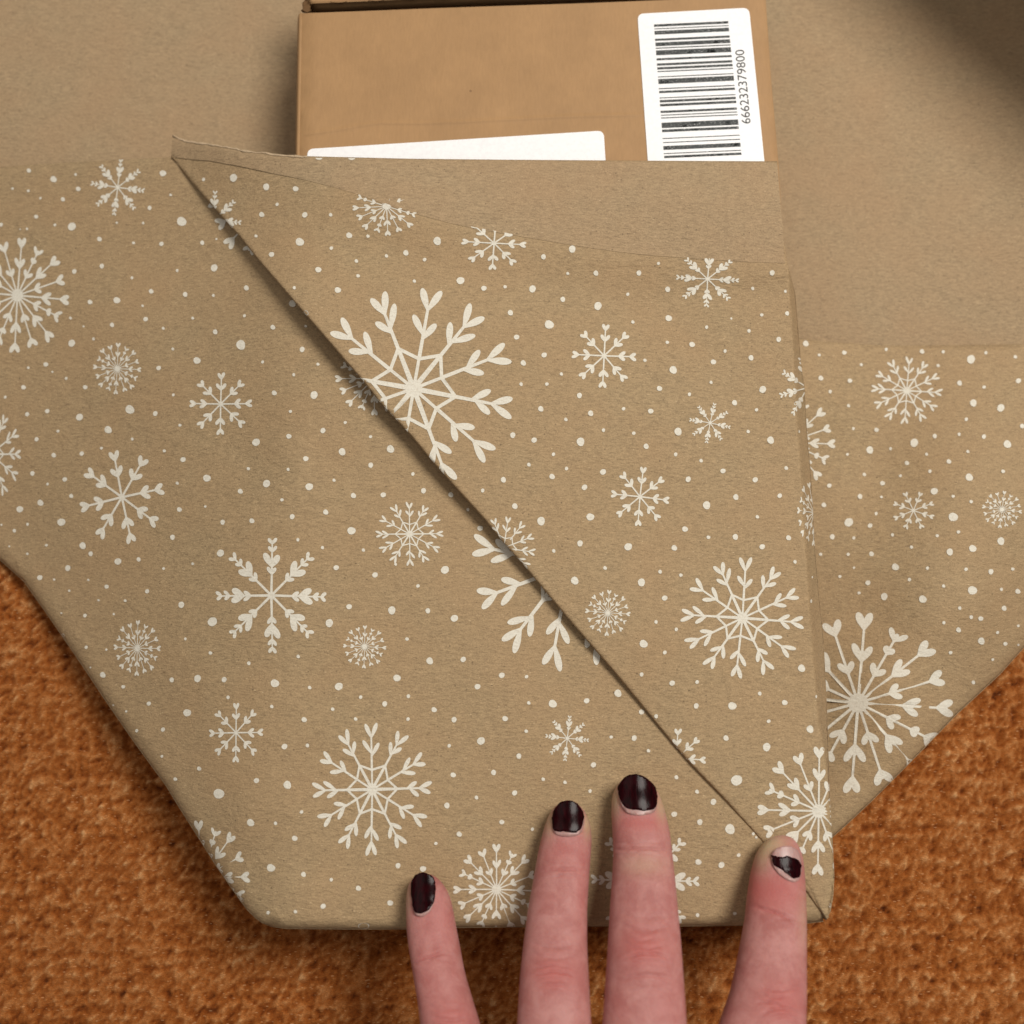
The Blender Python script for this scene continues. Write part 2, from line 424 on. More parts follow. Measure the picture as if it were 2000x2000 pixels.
# ------------------------------------------------------------------ rug
def vnoise(X, Y, cell, seed):
    r = np.random.default_rng(seed); n = 1400
    tab = r.random((n, n)).astype(np.float32)
    x = X / cell + 500; y = Y / cell + 500
    xi = np.floor(x).astype(int); yi = np.floor(y).astype(int); fx = x - xi; fy = y - yi
    fx = fx * fx * (3 - 2 * fx); fy = fy * fy * (3 - 2 * fy); xi %= n - 1; yi %= n - 1
    return (tab[yi, xi] * (1 - fx) + tab[yi, xi + 1] * fx) * (1 - fy) + (tab[yi + 1, xi] * (1 - fx) + tab[yi + 1, xi + 1] * fx) * fy
def rug_mat():
    m, nt, b = new_mat('rust_chenille_pile'); g = G(nt); c0 = g.coords()
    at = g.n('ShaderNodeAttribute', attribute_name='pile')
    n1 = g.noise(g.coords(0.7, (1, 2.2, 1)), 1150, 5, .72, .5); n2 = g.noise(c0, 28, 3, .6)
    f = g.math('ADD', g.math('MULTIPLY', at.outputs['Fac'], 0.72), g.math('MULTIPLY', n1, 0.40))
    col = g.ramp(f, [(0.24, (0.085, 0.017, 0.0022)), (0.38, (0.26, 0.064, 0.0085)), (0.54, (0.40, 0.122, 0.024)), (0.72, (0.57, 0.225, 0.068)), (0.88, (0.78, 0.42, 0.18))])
    col = g.mix(g.ramp(n2, [(0.3, 0.0), (0.7, 1.0)]), g.mix(0.22, col, (0.19, 0.045, 0.008)), col)
    n3 = g.noise(g.coords(0.5, (1, 2.6, 1)), 2100, 4, .75, .8)
    col = g.mix(0.75, col, g.mix(1.0, col, g.ramp(n3, [(0.34, 0.55), (0.5, 1.0), (0.64, 1.5)]), 'MULTIPLY'))
    hv = g.coords(0.9, (1.0, 3.2, 1.0))
    col = g.mix(g.math('MULTIPLY', g.math('ADD', flecks(g, hv, 420, .16, .22), flecks(g, g.coords(-.5, (1, 3, 1)), 520, .15, .18)), .5), col, (0.80, 0.46, 0.22))
    g.l(col, b.inputs['Base Color']); b.inputs['Roughness'].default_value = .85
    b.inputs['Specular IOR Level'].default_value = .12
    b.inputs['Sheen Weight'].default_value = .12; b.inputs['Sheen Roughness'].default_value = .4; b.inputs['Sheen Tint'].default_value = (1, .6, .3, 1)
    g.l(g.bump(n1, .9, .0009), b.inputs['Normal'])
    return m
def build_rug():
    st = 0.0005
    xs = np.arange(-0.235, 0.235, st); ys = np.arange(-0.215, 0.16, st)
    X, Y = np.meshgrid(xs, ys)
    a = 0.75; U = X * math.cos(a) + Y * math.sin(a); Vv = -X * math.sin(a) + Y * math.cos(a)
    wx = 0.0016 * (vnoise(X, Y, .006, 5) - .5); wy = 0.0016 * (vnoise(X, Y, .006, 6) - .5)
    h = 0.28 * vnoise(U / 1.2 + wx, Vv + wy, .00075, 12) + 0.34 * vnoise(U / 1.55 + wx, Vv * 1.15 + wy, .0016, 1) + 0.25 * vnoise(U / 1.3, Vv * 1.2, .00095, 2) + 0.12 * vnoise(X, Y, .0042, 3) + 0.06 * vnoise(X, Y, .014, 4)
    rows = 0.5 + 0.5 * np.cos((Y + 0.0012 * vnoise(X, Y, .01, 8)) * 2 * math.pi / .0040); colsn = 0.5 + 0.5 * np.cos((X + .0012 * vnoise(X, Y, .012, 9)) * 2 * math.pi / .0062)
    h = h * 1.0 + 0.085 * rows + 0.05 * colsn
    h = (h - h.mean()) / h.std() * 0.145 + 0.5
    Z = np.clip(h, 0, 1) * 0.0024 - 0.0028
    n, m_ = X.shape
    co = np.stack([X.ravel(), Y.ravel(), Z.ravel()], 1)
    idx = np.arange(n * m_).reshape(n, m_)
    q = np.stack([idx[:-1, :-1], idx[:-1, 1:], idx[1:, 1:], idx[1:, :-1]], -1).reshape(-1, 4)
    me = bpy.data.meshes.new('rug')
    me.vertices.add(len(co)); me.vertices.foreach_set('co', co.ravel().astype(np.float32))
    me.loops.add(q.size); me.loops.foreach_set('vertex_index', q.ravel().astype(np.int32))
    me.polygons.add(len(q)); me.polygons.foreach_set('loop_start', np.arange(0, q.size, 4, dtype=np.int32))
    me.update(calc_edges=True); me.shade_smooth()
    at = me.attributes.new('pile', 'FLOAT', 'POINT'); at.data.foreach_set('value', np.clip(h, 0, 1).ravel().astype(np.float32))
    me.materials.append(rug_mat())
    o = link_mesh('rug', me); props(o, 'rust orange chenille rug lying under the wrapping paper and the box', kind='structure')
build_rug()

# ------------------------------------------------------------------ cardboard box
box_base = unproj([[1050, 900]], 0.0)[0]
box = empty('cardboard_box', tuple(box_base))
props(box, 'brown cardboard mailing box with a barcode sticker, half wrapped in kraft paper', 'box')
def crease(uv):
    uv = np.asarray(uv, float)
    ln = [(600, 262), (650, 255), (700, 246), (740, 240), (820, 241), (900, 238), (1000, 233), (1100, 228), (1250, 224), (1480, 219)]
    d = seg_dist(uv, ln)
    return 0.20 * np.exp(-(d / 2.6) ** 2) * np.clip((1275 - uv[:, 0]) / 60.0, 0, 1) - 0.05 * np.exp(-((d - 6) / 4) ** 2)
BOX_L = [(590, 26), (588, 150), (585, 305), (575, 900), (562, 1785)]
BOX_R = [(1491, -12), (1496, 60), (1502, 150), (1509, 230), (1516, 310), (1552, 900), (1598, 1785)]
BOX_TOP = [(590, 26), (700, 22), (850, 16), (1000, 11), (1150, 6), (1300, 0), (1400, -6), (1491, -12)]
def zbox(uv):
    uv = np.asarray(uv, float)
    z = HB + crease(uv) + 0.05 * np.sin(uv[:, 0] / 60) * np.sin(uv[:, 1] / 70) * (uv[:, 0] < 1200)
    z = z - roll(seg_dist(uv, BOX_L), 8, 1.0) - roll(seg_dist(uv, BOX_R), 7, 0.9)
    return z
V, F, _ = tri2d(BOX_TOP + BOX_R[1:] + BOX_L[::-1][:-1], None, 16, [[(600, 262), (650, 255), (700, 246), (740, 240), (820, 241), (900, 238), (1000, 233), (1100, 228), (1250, 224), (1480, 219)]], (1.2, 3, 6, 9))
P = unproj(V, zbox(V) * MM)
F = orient(P, F)
P = [tuple(p) for p in P]
top = mesh_obj('top_panel', P, F, M_card, box)
def wall(line, prof, name, zfun):
    """side wall hanging from an edge; prof = (outward mm, height fraction)"""
    D = np.array(densify(line, 14)); T = unproj(D, zfun(D) * MM)
    t = np.gradient(T[:, :2], axis=0); nn = np.stack([t[:, 1], -t[:, 0]], 1); nn /= np.linalg.norm(nn, axis=1)[:, None]
    rows = []
    for off, hf in prof:
        R = T.copy(); R[:, :2] += nn * off * MM; R[:, 2] = T[:, 2] * hf; rows.append(R)
    n = len(D); P = [tuple(x) for r in rows for x in r]
    F = [[j * n + i, j * n + i + 1, (j + 1) * n + i + 1, (j + 1) * n + i] for j in range(len(rows) - 1) for i in range(n - 1)]
    o = mesh_obj(name, P, F, M_card, box); solid(o, 0.0012, 0); return o
Lw = [p for p in BOX_L]
wall(Lw[::-1], [(0, .998), (-.7, .975), (-1.3, .93), (-2.0, .82), (-2.2, .6), (-1.6, .3), (0, .03)][:], 'side_panel', zbox)
wall(BOX_R, [(0, .998), (-.1, .97), (-.2, .6), (0, .03)], 'side_panel', zbox)
wall(BOX_L[-1:] + [(1000, 1786)] + BOX_R[-1:], [(0, .998), (0, .5), (0, .03)], 'end_panel', zbox)
# tuck flap along the far end, its lip and the perforation slots
LIP = [(604, 9), (700, 5), (850, -2), (1000, -8), (1200, -16), (1470, -26)]
far = [(1478, -150), (1000, -140), (612, -120)]
def zlip(uv):
    return HB + 0.9 - roll(seg_dist(np.asarray(uv, float), LIP), 7, 1.6) + 0.12 * np.sin(np.asarray(uv)[:, 0] / 17.)
lipo = sheet('lid_flap', LIP + far, zlip, M_card, box, step=10, fold=[LIP], fine=(2, 4, 7), thick=0.0022)
# floor of the groove in front of the lip
def zgr(uv):
    uv = np.asarray(uv, float); d = seg_dist(uv, LIP)
    return HB - 3.2 + 1.9 * np.clip(1 - d / 9.0, 0, 1)
sheet('flap_groove', [(596, 30), (600, -6), (1000, -20), (1480, -40), (1491, -8), (1300, 4), (1000, 15), (700, 26)], zgr, M_card, box, step=9, thick=0.0008)
for i, (u, hw) in enumerate([(661, 17), (735, 15), (800, 18), (868, 17), (940, 15), (1010, 17)]):
    v = np.interp(u, [p[0] for p in LIP], [p[1] for p in LIP]) - 1.5
    Pp = [(u - hw, v - 2.5), (u - hw * .6, v + .6), (u, v + 1.6), (u + hw * .6, v + .6), (u + hw, v - 3.0), (u + hw * .7, v - 1.5), (u, v - .6), (u - hw * .7, v - .8)]
    sheet('perforation_slot_shade', Pp, lambda q: zlip(q) + 0.12, M_gapshade, box, step=4, thick=0.0001)  # flat dark crescent, the shade of the open slot painted on
# torn corner of the lid
tornP = [(590, 6), (598, -2), (606, 8), (607, 20), (602, 25), (595, 22), (591, 14)]
sheet('torn_corner', tornP, lambda q: HB - .4 + 0.5 * np.sin(q[:, 0] * .9) * np.sin(q[:, 1] * .7), M_gapshade, box, step=3, thick=0.001)  # shade of the gap at this corner is painted in as dark colour

def rounded(corners, rads, n=6):
    out = []; m_ = len(corners)
    for i in range(m_):
        p = np.array(corners[i], float); a = np.array(corners[i - 1], float) - p; b = np.array(corners[(i + 1) % m_], float) - p
        r = rads[i]
        if r == 0: out.append(tuple(p)); continue
        a /= np.hypot(*a); b /= np.hypot(*b); s0 = p + a * r; s1 = p + b * r
        for k_ in range(n + 1):
            t = k_ / n; out.append(tuple((1 - t) ** 2 * s0 + 2 * t * (1 - t) * p + t * t * s1))
    return out
zst = lambda q: zbox(q) - crease(q) * .6 + .24
sheet('blank_sticker', rounded([(600, 291), (1179, 255), (1196, 520), (606, 560)], [13, 13, 10, 10]), zst, M_sticker, box, step=14, thick=0.00009, smooth=False)
bs = sheet('barcode_sticker', rounded([(1245, 27), (1463, 15), (1496, 345), (1268, 352)], [13, 13, 10, 10]), zst, M_sticker, box, step=14, thick=0.00009, smooth=False)
bars = [(288, 316), (336, 346), (365, 408), (457, 482), (502, 545), (563, 575), (595, 652), (688, 712), (748, 775), (793, 820), (838, 850), (902, 912), (932, 990),
        (1040, 1052), (1072, 1098), (1150, 1160), (1180, 1208), (1226, 1254), (1306, 1332), (1354, 1364), (1386, 1397), (1447, 1510), (1528, 1558), (1628, 1638),
        (1676, 1686), (1722, 1768), (1806, 1816), (1837, 1864)]
SC = 280 / 1690.0
for a, b in bars:
    q = []
    for y in (a, b):
        lx = 225 + (y - 290) * 120 / 1570; rx = 1100 + (y - 290) * 155 / 1550
        q.append(((1240 + lx * SC, y * SC), (1240 + rx * SC, (y - 40) * SC)))
    poly = [q[0][0], q[0][1], q[1][1], q[1][0]]
    sheet('bar', poly, lambda p: zst(p) + .05, M_black, bs, step=9, thick=0)
tcv = bpy.data.curves.new('digits', 'FONT'); tcv.body = '666232379800'; tcv.size = 1.0
to = bpy.data.objects.new('digits', tcv); COL.objects.link(to)
bpy.context.view_layer.update()
me = bpy.data.meshes.new_from_object(to.evaluated_get(bpy.context.evaluated_depsgraph_get()))
bpy.data.objects.remove(to)
tv = np.array([v.co[:] for v in me.vertices]); tx0, tx1 = tv[:, 0].min(), tv[:, 0].max(); ty0, ty1 = tv[:, 1].min(), tv[:, 1].max()
base0 = np.array([1240 + 1366 * SC, 1452 * SC]); base1 = np.array([1240 + 1286 * SC, 582 * SC])   # baseline from first to last digit
ax = base1 - base0; up = np.array([ax[1], -ax[0]]); up = up / np.hypot(*up) * 17.5
tu = base0 + ((tv[:, 0] - tx0) / (tx1 - tx0))[:, None] * ax + ((tv[:, 1] - ty0) / (ty1 - ty0))[:, None] * up
tw = unproj(tu, (zst(tu) + .05) * MM)
ff = orient(tw, [list(p.vertices) for p in me.polygons])
mesh_obj('digits', tw, ff, M_digit, bs, smooth=False)

# ------------------------------------------------------------------ wrapping paper
paper = empty('wrapping_paper', (0, 0, 0))
props(paper, 'kraft wrapping paper printed with white snowflakes, folded over the near end of the cardboard box', 'wrapping paper')
def drop(zt=1.0, inset=0.0):
    def f(D, T):
        c = T.mean(0)
        a = T.copy(); a[:, 2] = T[:, 2] * .5 + zt * MM * .5
        b = T.copy(); b[:, 2] = zt * MM
        for r, k_ in ((a, inset * .6), (b, inset)):
            dirv = c[None, :2] - r[:, :2]; dirv /= np.linalg.norm(dirv, axis=1)[:, None] + 1e-9
            r[:, :2] += dirv * k_ * MM
        return [a, b]
    return f
base_poly = [(-420, -420), (700, -450), (1500, -430), (2350, -420), (2330, 960)] + [(u - 14, v - 14) for u, v in FOLD_R[::-1][1:-1]] + [(1560, 1640), (1300, 1690), (900, 1690), (600, 1690)] + \
    [(u + 16 + (55 if v > 1250 else 25 if v > 1100 else 0), v - 12 - (42 if v > 1250 else 18 if v > 1100 else 0)) for u, v in FOLD_L[::-1][6:]]
sheet('base_sheet', base_poly, zB, M_plain, paper, step=26)
def curl():  # paper curl added out of view, shaped to shade the top right corner
    A = unproj([[1885, -255]], .004)[0]; Bq = unproj([[2330, 190]], .004)[0]
    t = (Bq - A); Ln = np.hypot(*t[:2]); t = t / Ln; nn = np.array([-t[1], t[0], 0]); nn = nn if nn[0] > 0 else -nn
    P = []; F = []; r = .047; nphi = 26; m_ = 14
    for j in range(nphi):
        ph = math.radians(225) * j / (nphi - 1)
        for i in range(m_):
            s_ = -.02 + (Ln + .04) * i / (m_ - 1)
            p = A + t * s_ + nn * (r * math.sin(ph)); P.append((p[0], p[1], .003 + r * (1 - math.cos(ph))))
    for j in range(nphi - 1):
        for i in range(m_ - 1): F.append((j * m_ + i, j * m_ + i + 1, (j + 1) * m_ + i + 1, (j + 1) * m_ + i))
    o = mesh_obj('unseen_shade_curl', P, F, M_plain, paper); solid(o, .00018); return o
curl()
Lpoly = FOLD_L + BOTTOM[1:] + [(1590, 1500), (1560, 900), (1520, 560), (1100, 400), (700, 330), (450, 312), (334, 307), (250, 311), (120, 318), (0, 326), (-200, 345), (-420, 375)]
left_flap = sheet('printed_end_flap', Lpoly, zL, M_printL, paper, step=10, fold=[FOLD_L, BOTTOM], fine=(1.5, 4, 7, 11, 16, 22),
                  skirt=[(FOLD_L, drop(.8, 0)), (BOTTOM, drop(.8, 0))])
Rpoly = [(1530, 655), (1570, 662), (1620, 668), (1680, 672), (1750, 675), (1850, 674), (2000, 672), (2330, 660)] + FOLD_R[::-1] + [(1560, 1600), (1540, 1200)]
right_flap = sheet('printed_right_flap', Rpoly, zR, M_printT, paper, step=11, fold=[FOLD_R], fine=(2, 5, 9, 14, 20, 28), skirt=[(FOLD_R, drop(.8, 0))])
def under(D, T):                           # the layer folded back under the diagonal crease
    kk = np.clip((D[:, 1:2] - 300) / 260.0, 0.0, 1) * np.clip((1800 - D[:, 1:2]) / 200.0, 0.1, 1)
    D1 = D + np.array([26, -22.0]) * kk; D2 = D + np.array([70, -60.0]) * kk
    return [unproj(D + np.array([2, -2.]), (zT(D) - .5) * MM), unproj(D1, (zL0(D1) + 1.0 + .25 * np.maximum(zT(D1) - zL0(D1) - 1, 0)) * MM), unproj(D2, (np.minimum(zL0(D2) + .8, zT(D2) - .4)) * MM)]
Tpoly = DIAG + R_OUT[1:] + T_TOP[1:]
def side(D, T):
    a = T.copy(); b = T.copy(); a[:, 2] *= .5; b[:, 2] = .0008; return [a, b]
top_flap = sheet('printed_diagonal_flap', Tpoly, zT, M_printT, paper, step=9, fold=[DIAG, R_OUT, R_IN], fine=(1.2, 3, 6, 10),
                 skirt=[(DIAG, under), (R_OUT, side)], thick=.0001)
Spoly = S_LOW + [(1531, 500), (1531, 470), (1524, 390), (1518, 315)] + T_TOP[4:]
strip = sheet('turned_back_edge', Spoly, zS, M_plain, paper, step=12, fold=[T_TOP[3:], S_LOW], fine=(1.5, 4, 8), thick=0)

tl = [p for p in T_TOP if p[0] < 640][::-1]
r5 = random.Random(3)
edge_poly = [(u, v - .8 + r5.uniform(-.9, .6)) for u, v in tl] + [(u, v + 1.6 + r5.uniform(-.8, 1.6)) for u, v in tl[::-1]]
M_fibre = kraft('kraft_torn_edge', (0.56, 0.43, 0.28), .3)
sheet('torn_edge', edge_poly, lambda q: zS(q) + .25, M_fibre, strip, step=4, thick=.0001)

# ------------------------------------------------------------------ snowflake print
def LEAFW(t):
    return 0.30 + 0.70 * math.sin(min(t / .62, 1) * math.pi / 2) ** 1.3 if t < .62 else math.sqrt(max(0.0, 1 - ((t - .62) / .38) ** 2))
def leaf(px, py, ang, ln, wd, n=8):
    """rounded teardrop, point at px,py; ang from +y clockwise"""
    dx, dy = math.sin(ang), math.cos(ang); nx, ny = dy, -dx
    L = []; R = []
    for i in range(n + 1):
        t = 1 - (1 - i / n) ** 1.6
        w_ = wd * .45 * LEAFW(t)
        L.append((px + dx * ln * t + nx * w_, py + dy * ln * t + ny * w_)); R.append((px + dx * ln * t - nx * w_, py + dy * ln * t - ny * w_))
    return L + R[::-1][1:] if n else L
def bar2(x0, y0, x1, y1, w0, w1=None):
    w1 = w0 if w1 is None else w1
    dx, dy = x1 - x0, y1 - y0; l_ = math.hypot(dx, dy); nx, ny = -dy / l_, dx / l_
    return [(x0 + nx * w0 / 2, y0 + ny * w0 / 2), (x1 + nx * w1 / 2, y1 + ny * w1 / 2), (x1 - nx * w1 / 2, y1 - ny * w1 / 2), (x0 - nx * w0 / 2, y0 - ny * w0 / 2)]
def arm_pt(a, r): return math.sin(a) * r, math.cos(a) * r
def heart(a, r, s, rg, spread=.50, fat=.52):
    x, y = arm_pt(a, r); j = lambda: rg.uniform(-.09, .09)
    return [leaf(x, y, a + spread + j(), s * rg.uniform(.95, 1.1), s * fat), leaf(x, y, a - spread + j(), s * rg.uniform(.95, 1.1), s * fat),
            leaf(x, y, a + j() * .5, s * .62, s * .40)]
def disc(r, n=16): return [(r * math.sin(2 * math.pi * i / n), r * math.cos(2 * math.pi * i / n)) for i in range(n)]
def flake(kind, rg):
    P = []
    if kind == 'A':
        for i in range(8):
            a = i * math.pi / 4 + rg.uniform(-.03, .03)
            P.append(bar2(0, 0, *arm_pt(a, .84), .052, .040)); P += heart(a, .44, .25, rg, .58, .50); P += heart(a, .78, .23, rg, .42, .52)
        P.append(disc(.05, 10))
    elif kind == 'B':
        for i in range(16):
            a = i * math.pi / 8 + rg.uniform(-.025, .025)
            if i % 2 == 0:
                P.append(bar2(0, 0, *arm_pt(a, .85), .033, .024)); P += heart(a, .45, .20, rg, .46, .42); P += heart(a, .80, .185, rg, .38, .50)
            else:
                P.append(bar2(0, 0, *arm_pt(a, .83), .030, .024)); P += heart(a, .33, .145, rg, .55, .52)
                if i % 4 == 1: P += heart(a, .60, .10, rg, .5, .75); P += heart(a, .76, .15, rg, .62, .45)
                else: P += heart(a, .76, .17, rg, .45, .52)
        P.append(disc(.105))
    elif kind == 'C':
        rr = [.42 if i % 2 else .295 for i in range(12)]
        an = [i * math.pi / 6 + rg.uniform(-.03, .03) for i in range(12)]
        for i in range(12):
            a = an[i]
            P.append(bar2(0, 0, *arm_pt(a, rr[i]), .052 if i % 2 else .034, .040 if i % 2 else .030)); x, y = arm_pt(a, rr[i] - .01); P.append(bar2(x, y, *arm_pt(a, .80), .038, .028))
            P.append(bar2(*arm_pt(a, rr[i]), *arm_pt(an[(i + 1) % 12] + (2 * math.pi if i == 11 else 0), rr[(i + 1) % 12]), .034))
            r1 = (.585 if i % 2 else .53) + rg.uniform(-.03, .03)
            for s_ in (-1, 1):
                P.append(leaf(*arm_pt(a, r1 + .02 * s_ * (1 if i % 2 else -1)), a + s_ * rg.uniform(.50, .66), .225 * rg.uniform(.85, 1.15), .076))
                P.append(leaf(*arm_pt(a, .775), a + s_ * rg.uniform(.34, .46), .235 * rg.uniform(.9, 1.08), .080))
        P.append(disc(.085))
    elif kind == 'D':
        for i in range(8):
            a = i * math.pi / 4 + rg.uniform(-.03, .03)
            P.append(bar2(0, 0, *arm_pt(a, .9), .046, .026))
            for r_, s_, sp, ft in ((.36, .15, .50, .50), (.49, .26, .48, .50), (.74, .13, .60, .52), (.88, .13, .60, .55)):
                x, y = arm_pt(a, r_)
                for sg in (-1, 1): P.append(leaf(x, y, a + sg * sp + rg.uniform(-.08, .08), s_ * rg.uniform(.9, 1.12), s_ * ft))
                P.append(leaf(x, y, a, s_ * .5, s_ * .4))
        P.append(disc(.045, 10))
    return P
def put_print(name, polys, clip, zf, parent, lift=.11, step=11, kind=None, folds=()):
    """ink layer: union of outlines, cut at the sheet outline, following the sheet"""
    pts, edges = [], []
    def add(pl):
        b = len(pts); pts.extend(Vector(p) for p in pl); n = len(pl)
        edges.extend((b + i, b + (i + 1) % n) for i in range(n))
    for pl in polys: add(pl)
    allp = np.array([tuple(p) for p in pts]); mn, mx = allp.min(0), allp.max(0)
    cut = not inside(clip, np.array([mn, mx, (mn[0], mx[1]), (mx[0], mn[1])])).all() or seg_dist(np.array([(mn + mx) / 2]), clip + [clip[0]])[0] < np.hypot(*(mx - mn)) * .6
    if cut:
        cd_ = densify(clip, 12, True)
        for a_, b_ in zip(cd_, cd_[1:] + cd_[:1]):
            if all(mn[k] - 20 < q[k] < mx[k] + 20 for q in (a_, b_) for k in (0, 1)):
                pts.append(Vector(a_)); pts.append(Vector(b_)); edges.append((len(pts) - 2, len(pts) - 1))
    gx, gy = np.meshgrid(np.arange(mn[0], mx[0], step), np.arange(mn[1], mx[1], step))
    gp = np.stack([gx.ravel() + .37, gy.ravel() + .21], 1)
    pts += [Vector((float(a_), float(b_))) for a_, b_ in gp]
    for ln in folds:
        D_ = np.array(densify(ln, 9)); D_ = D_[(D_ > mn - 30).all(1) & (D_ < mx + 30).all(1)]
        if len(D_) < 2: continue
        t_ = np.gradient(D_, axis=0); t_ /= np.linalg.norm(t_, axis=1)[:, None] + 1e-9; n_ = np.stack([-t_[:, 1], t_[:, 0]], 1)
        for f_ in (1.5, 3, 5, 7.5, 11, 16, 22):
            for sg in (-1, 1):
                Q_ = D_ + n_ * f_ * sg; Q_ = Q_[(Q_ > mn).all(1) & (Q_ < mx).all(1)]
                if len(Q_): Q_ = Q_[inside(clip, Q_)]
                pts += [Vector((float(a_), float(b_))) for a_, b_ in Q_]
    vo, eo, fo, ov, oe, of = delaunay_2d_cdt(pts, edges, [], 0, 1e-3, True)
    VV = np.array([tuple(v) for v in vo]); FF = np.array([list(f) for f in fo])
    cen = VV[FF].mean(1); ink = np.zeros(len(cen), bool)
    for pl in polys:
        A = np.array(pl); m0, m1 = A.min(0), A.max(0)
        c_ = np.where((cen[:, 0] > m0[0]) & (cen[:, 0] < m1[0]) & (cen[:, 1] > m0[1]) & (cen[:, 1] < m1[1]) & ~ink)[0]
        if len(c_): ink[c_[inside(pl, cen[c_])]] = True
    if cut: ink &= inside(clip, cen)
    keep = [list(int(i) for i in f) for f in FF[ink]]
    if not keep: return None
    used = sorted({i for f in keep for i in f}); mp = {u: i for i, u in enumerate(used)}
    V2 = np.array([tuple(vo[i]) for i in used]); F = [[mp[i] for i in f] for f in keep]
    P3 = unproj(V2, (zf(V2) + lift) * MM)
    o = mesh_obj(name, P3, orient(P3, F), M_ink, parent)
    if kind: o['kind'] = kind
    return o
flakes_list = {
    'L': [('D', 230, 366, 53, 56, 7), ('B', 34, 577, 104, 116, 4), ('B', 229, 720, 48, 52, 3), ('A', 431, 789, 61, 61, 0), ('A', 238, 971, 83, 92, -12),
          ('D', 530, 1163, 109, 114, 0), ('C', 800, 1043, 67, 63, 0), ('B', 712, 1263, 43, 43, 2), ('B', 268, 1266, 47, 56, 2), ('A', 461, 1431, 53, 58, 0),
          ('C', 727, 1542, 117, 130, 0), ('D', 1108, 1442, 43, 45, 6), ('B', 970, 1737, 87, 90, 1), ('B', 393, 1717, 97, 118, -3), ('C', -18, 887, 60, 88, 0),
          ('B', 525, 395, 122, 120, 0), ('B', 731, 739, 78, 74, 0), ('C', 1112, 1105, 192, 205, 10), ('D', 1260, 1720, 106, 112, 0)],
    'T': [('C', 808, 759, 198, 200, 10), ('A', 1180, 695, 63, 63, 3), ('A', 1250, 970, 57, 58, 6), ('D', 1382, 545, 62, 55, 3), ('D', 1387, 826, 41, 40, 11),
          ('C', 1450, 1207, 121, 118, 5), ('A', 1321, 1481, 58, 58, 3), ('B', 1599, 1584, 123, 129, 1), ('A', 965, 475, 63, 52, 4), ('B', 755, 403, 68, 59, -3),
          ('B', 1187, 1197, 45, 46, 4), ('D', 417, 430, 55, 58, 5), ('C', 984, 1070, 62, 62, 8), ('D', 1577, 757, 56, 62, -14), ('B', 1590, 1001, 34, 67, 3)],
    'R': [('C', 1771, 763, 70, 66, 3), ('A', 1784, 997, 42, 38, 22), ('B', 1957, 995, 40, 37, 8), ('B', 1676, 1373, 192, 180, 5), ('B', 1538, 864, 97, 95, 3), ('A', 2110, 800, 60, 58, 5)],
}
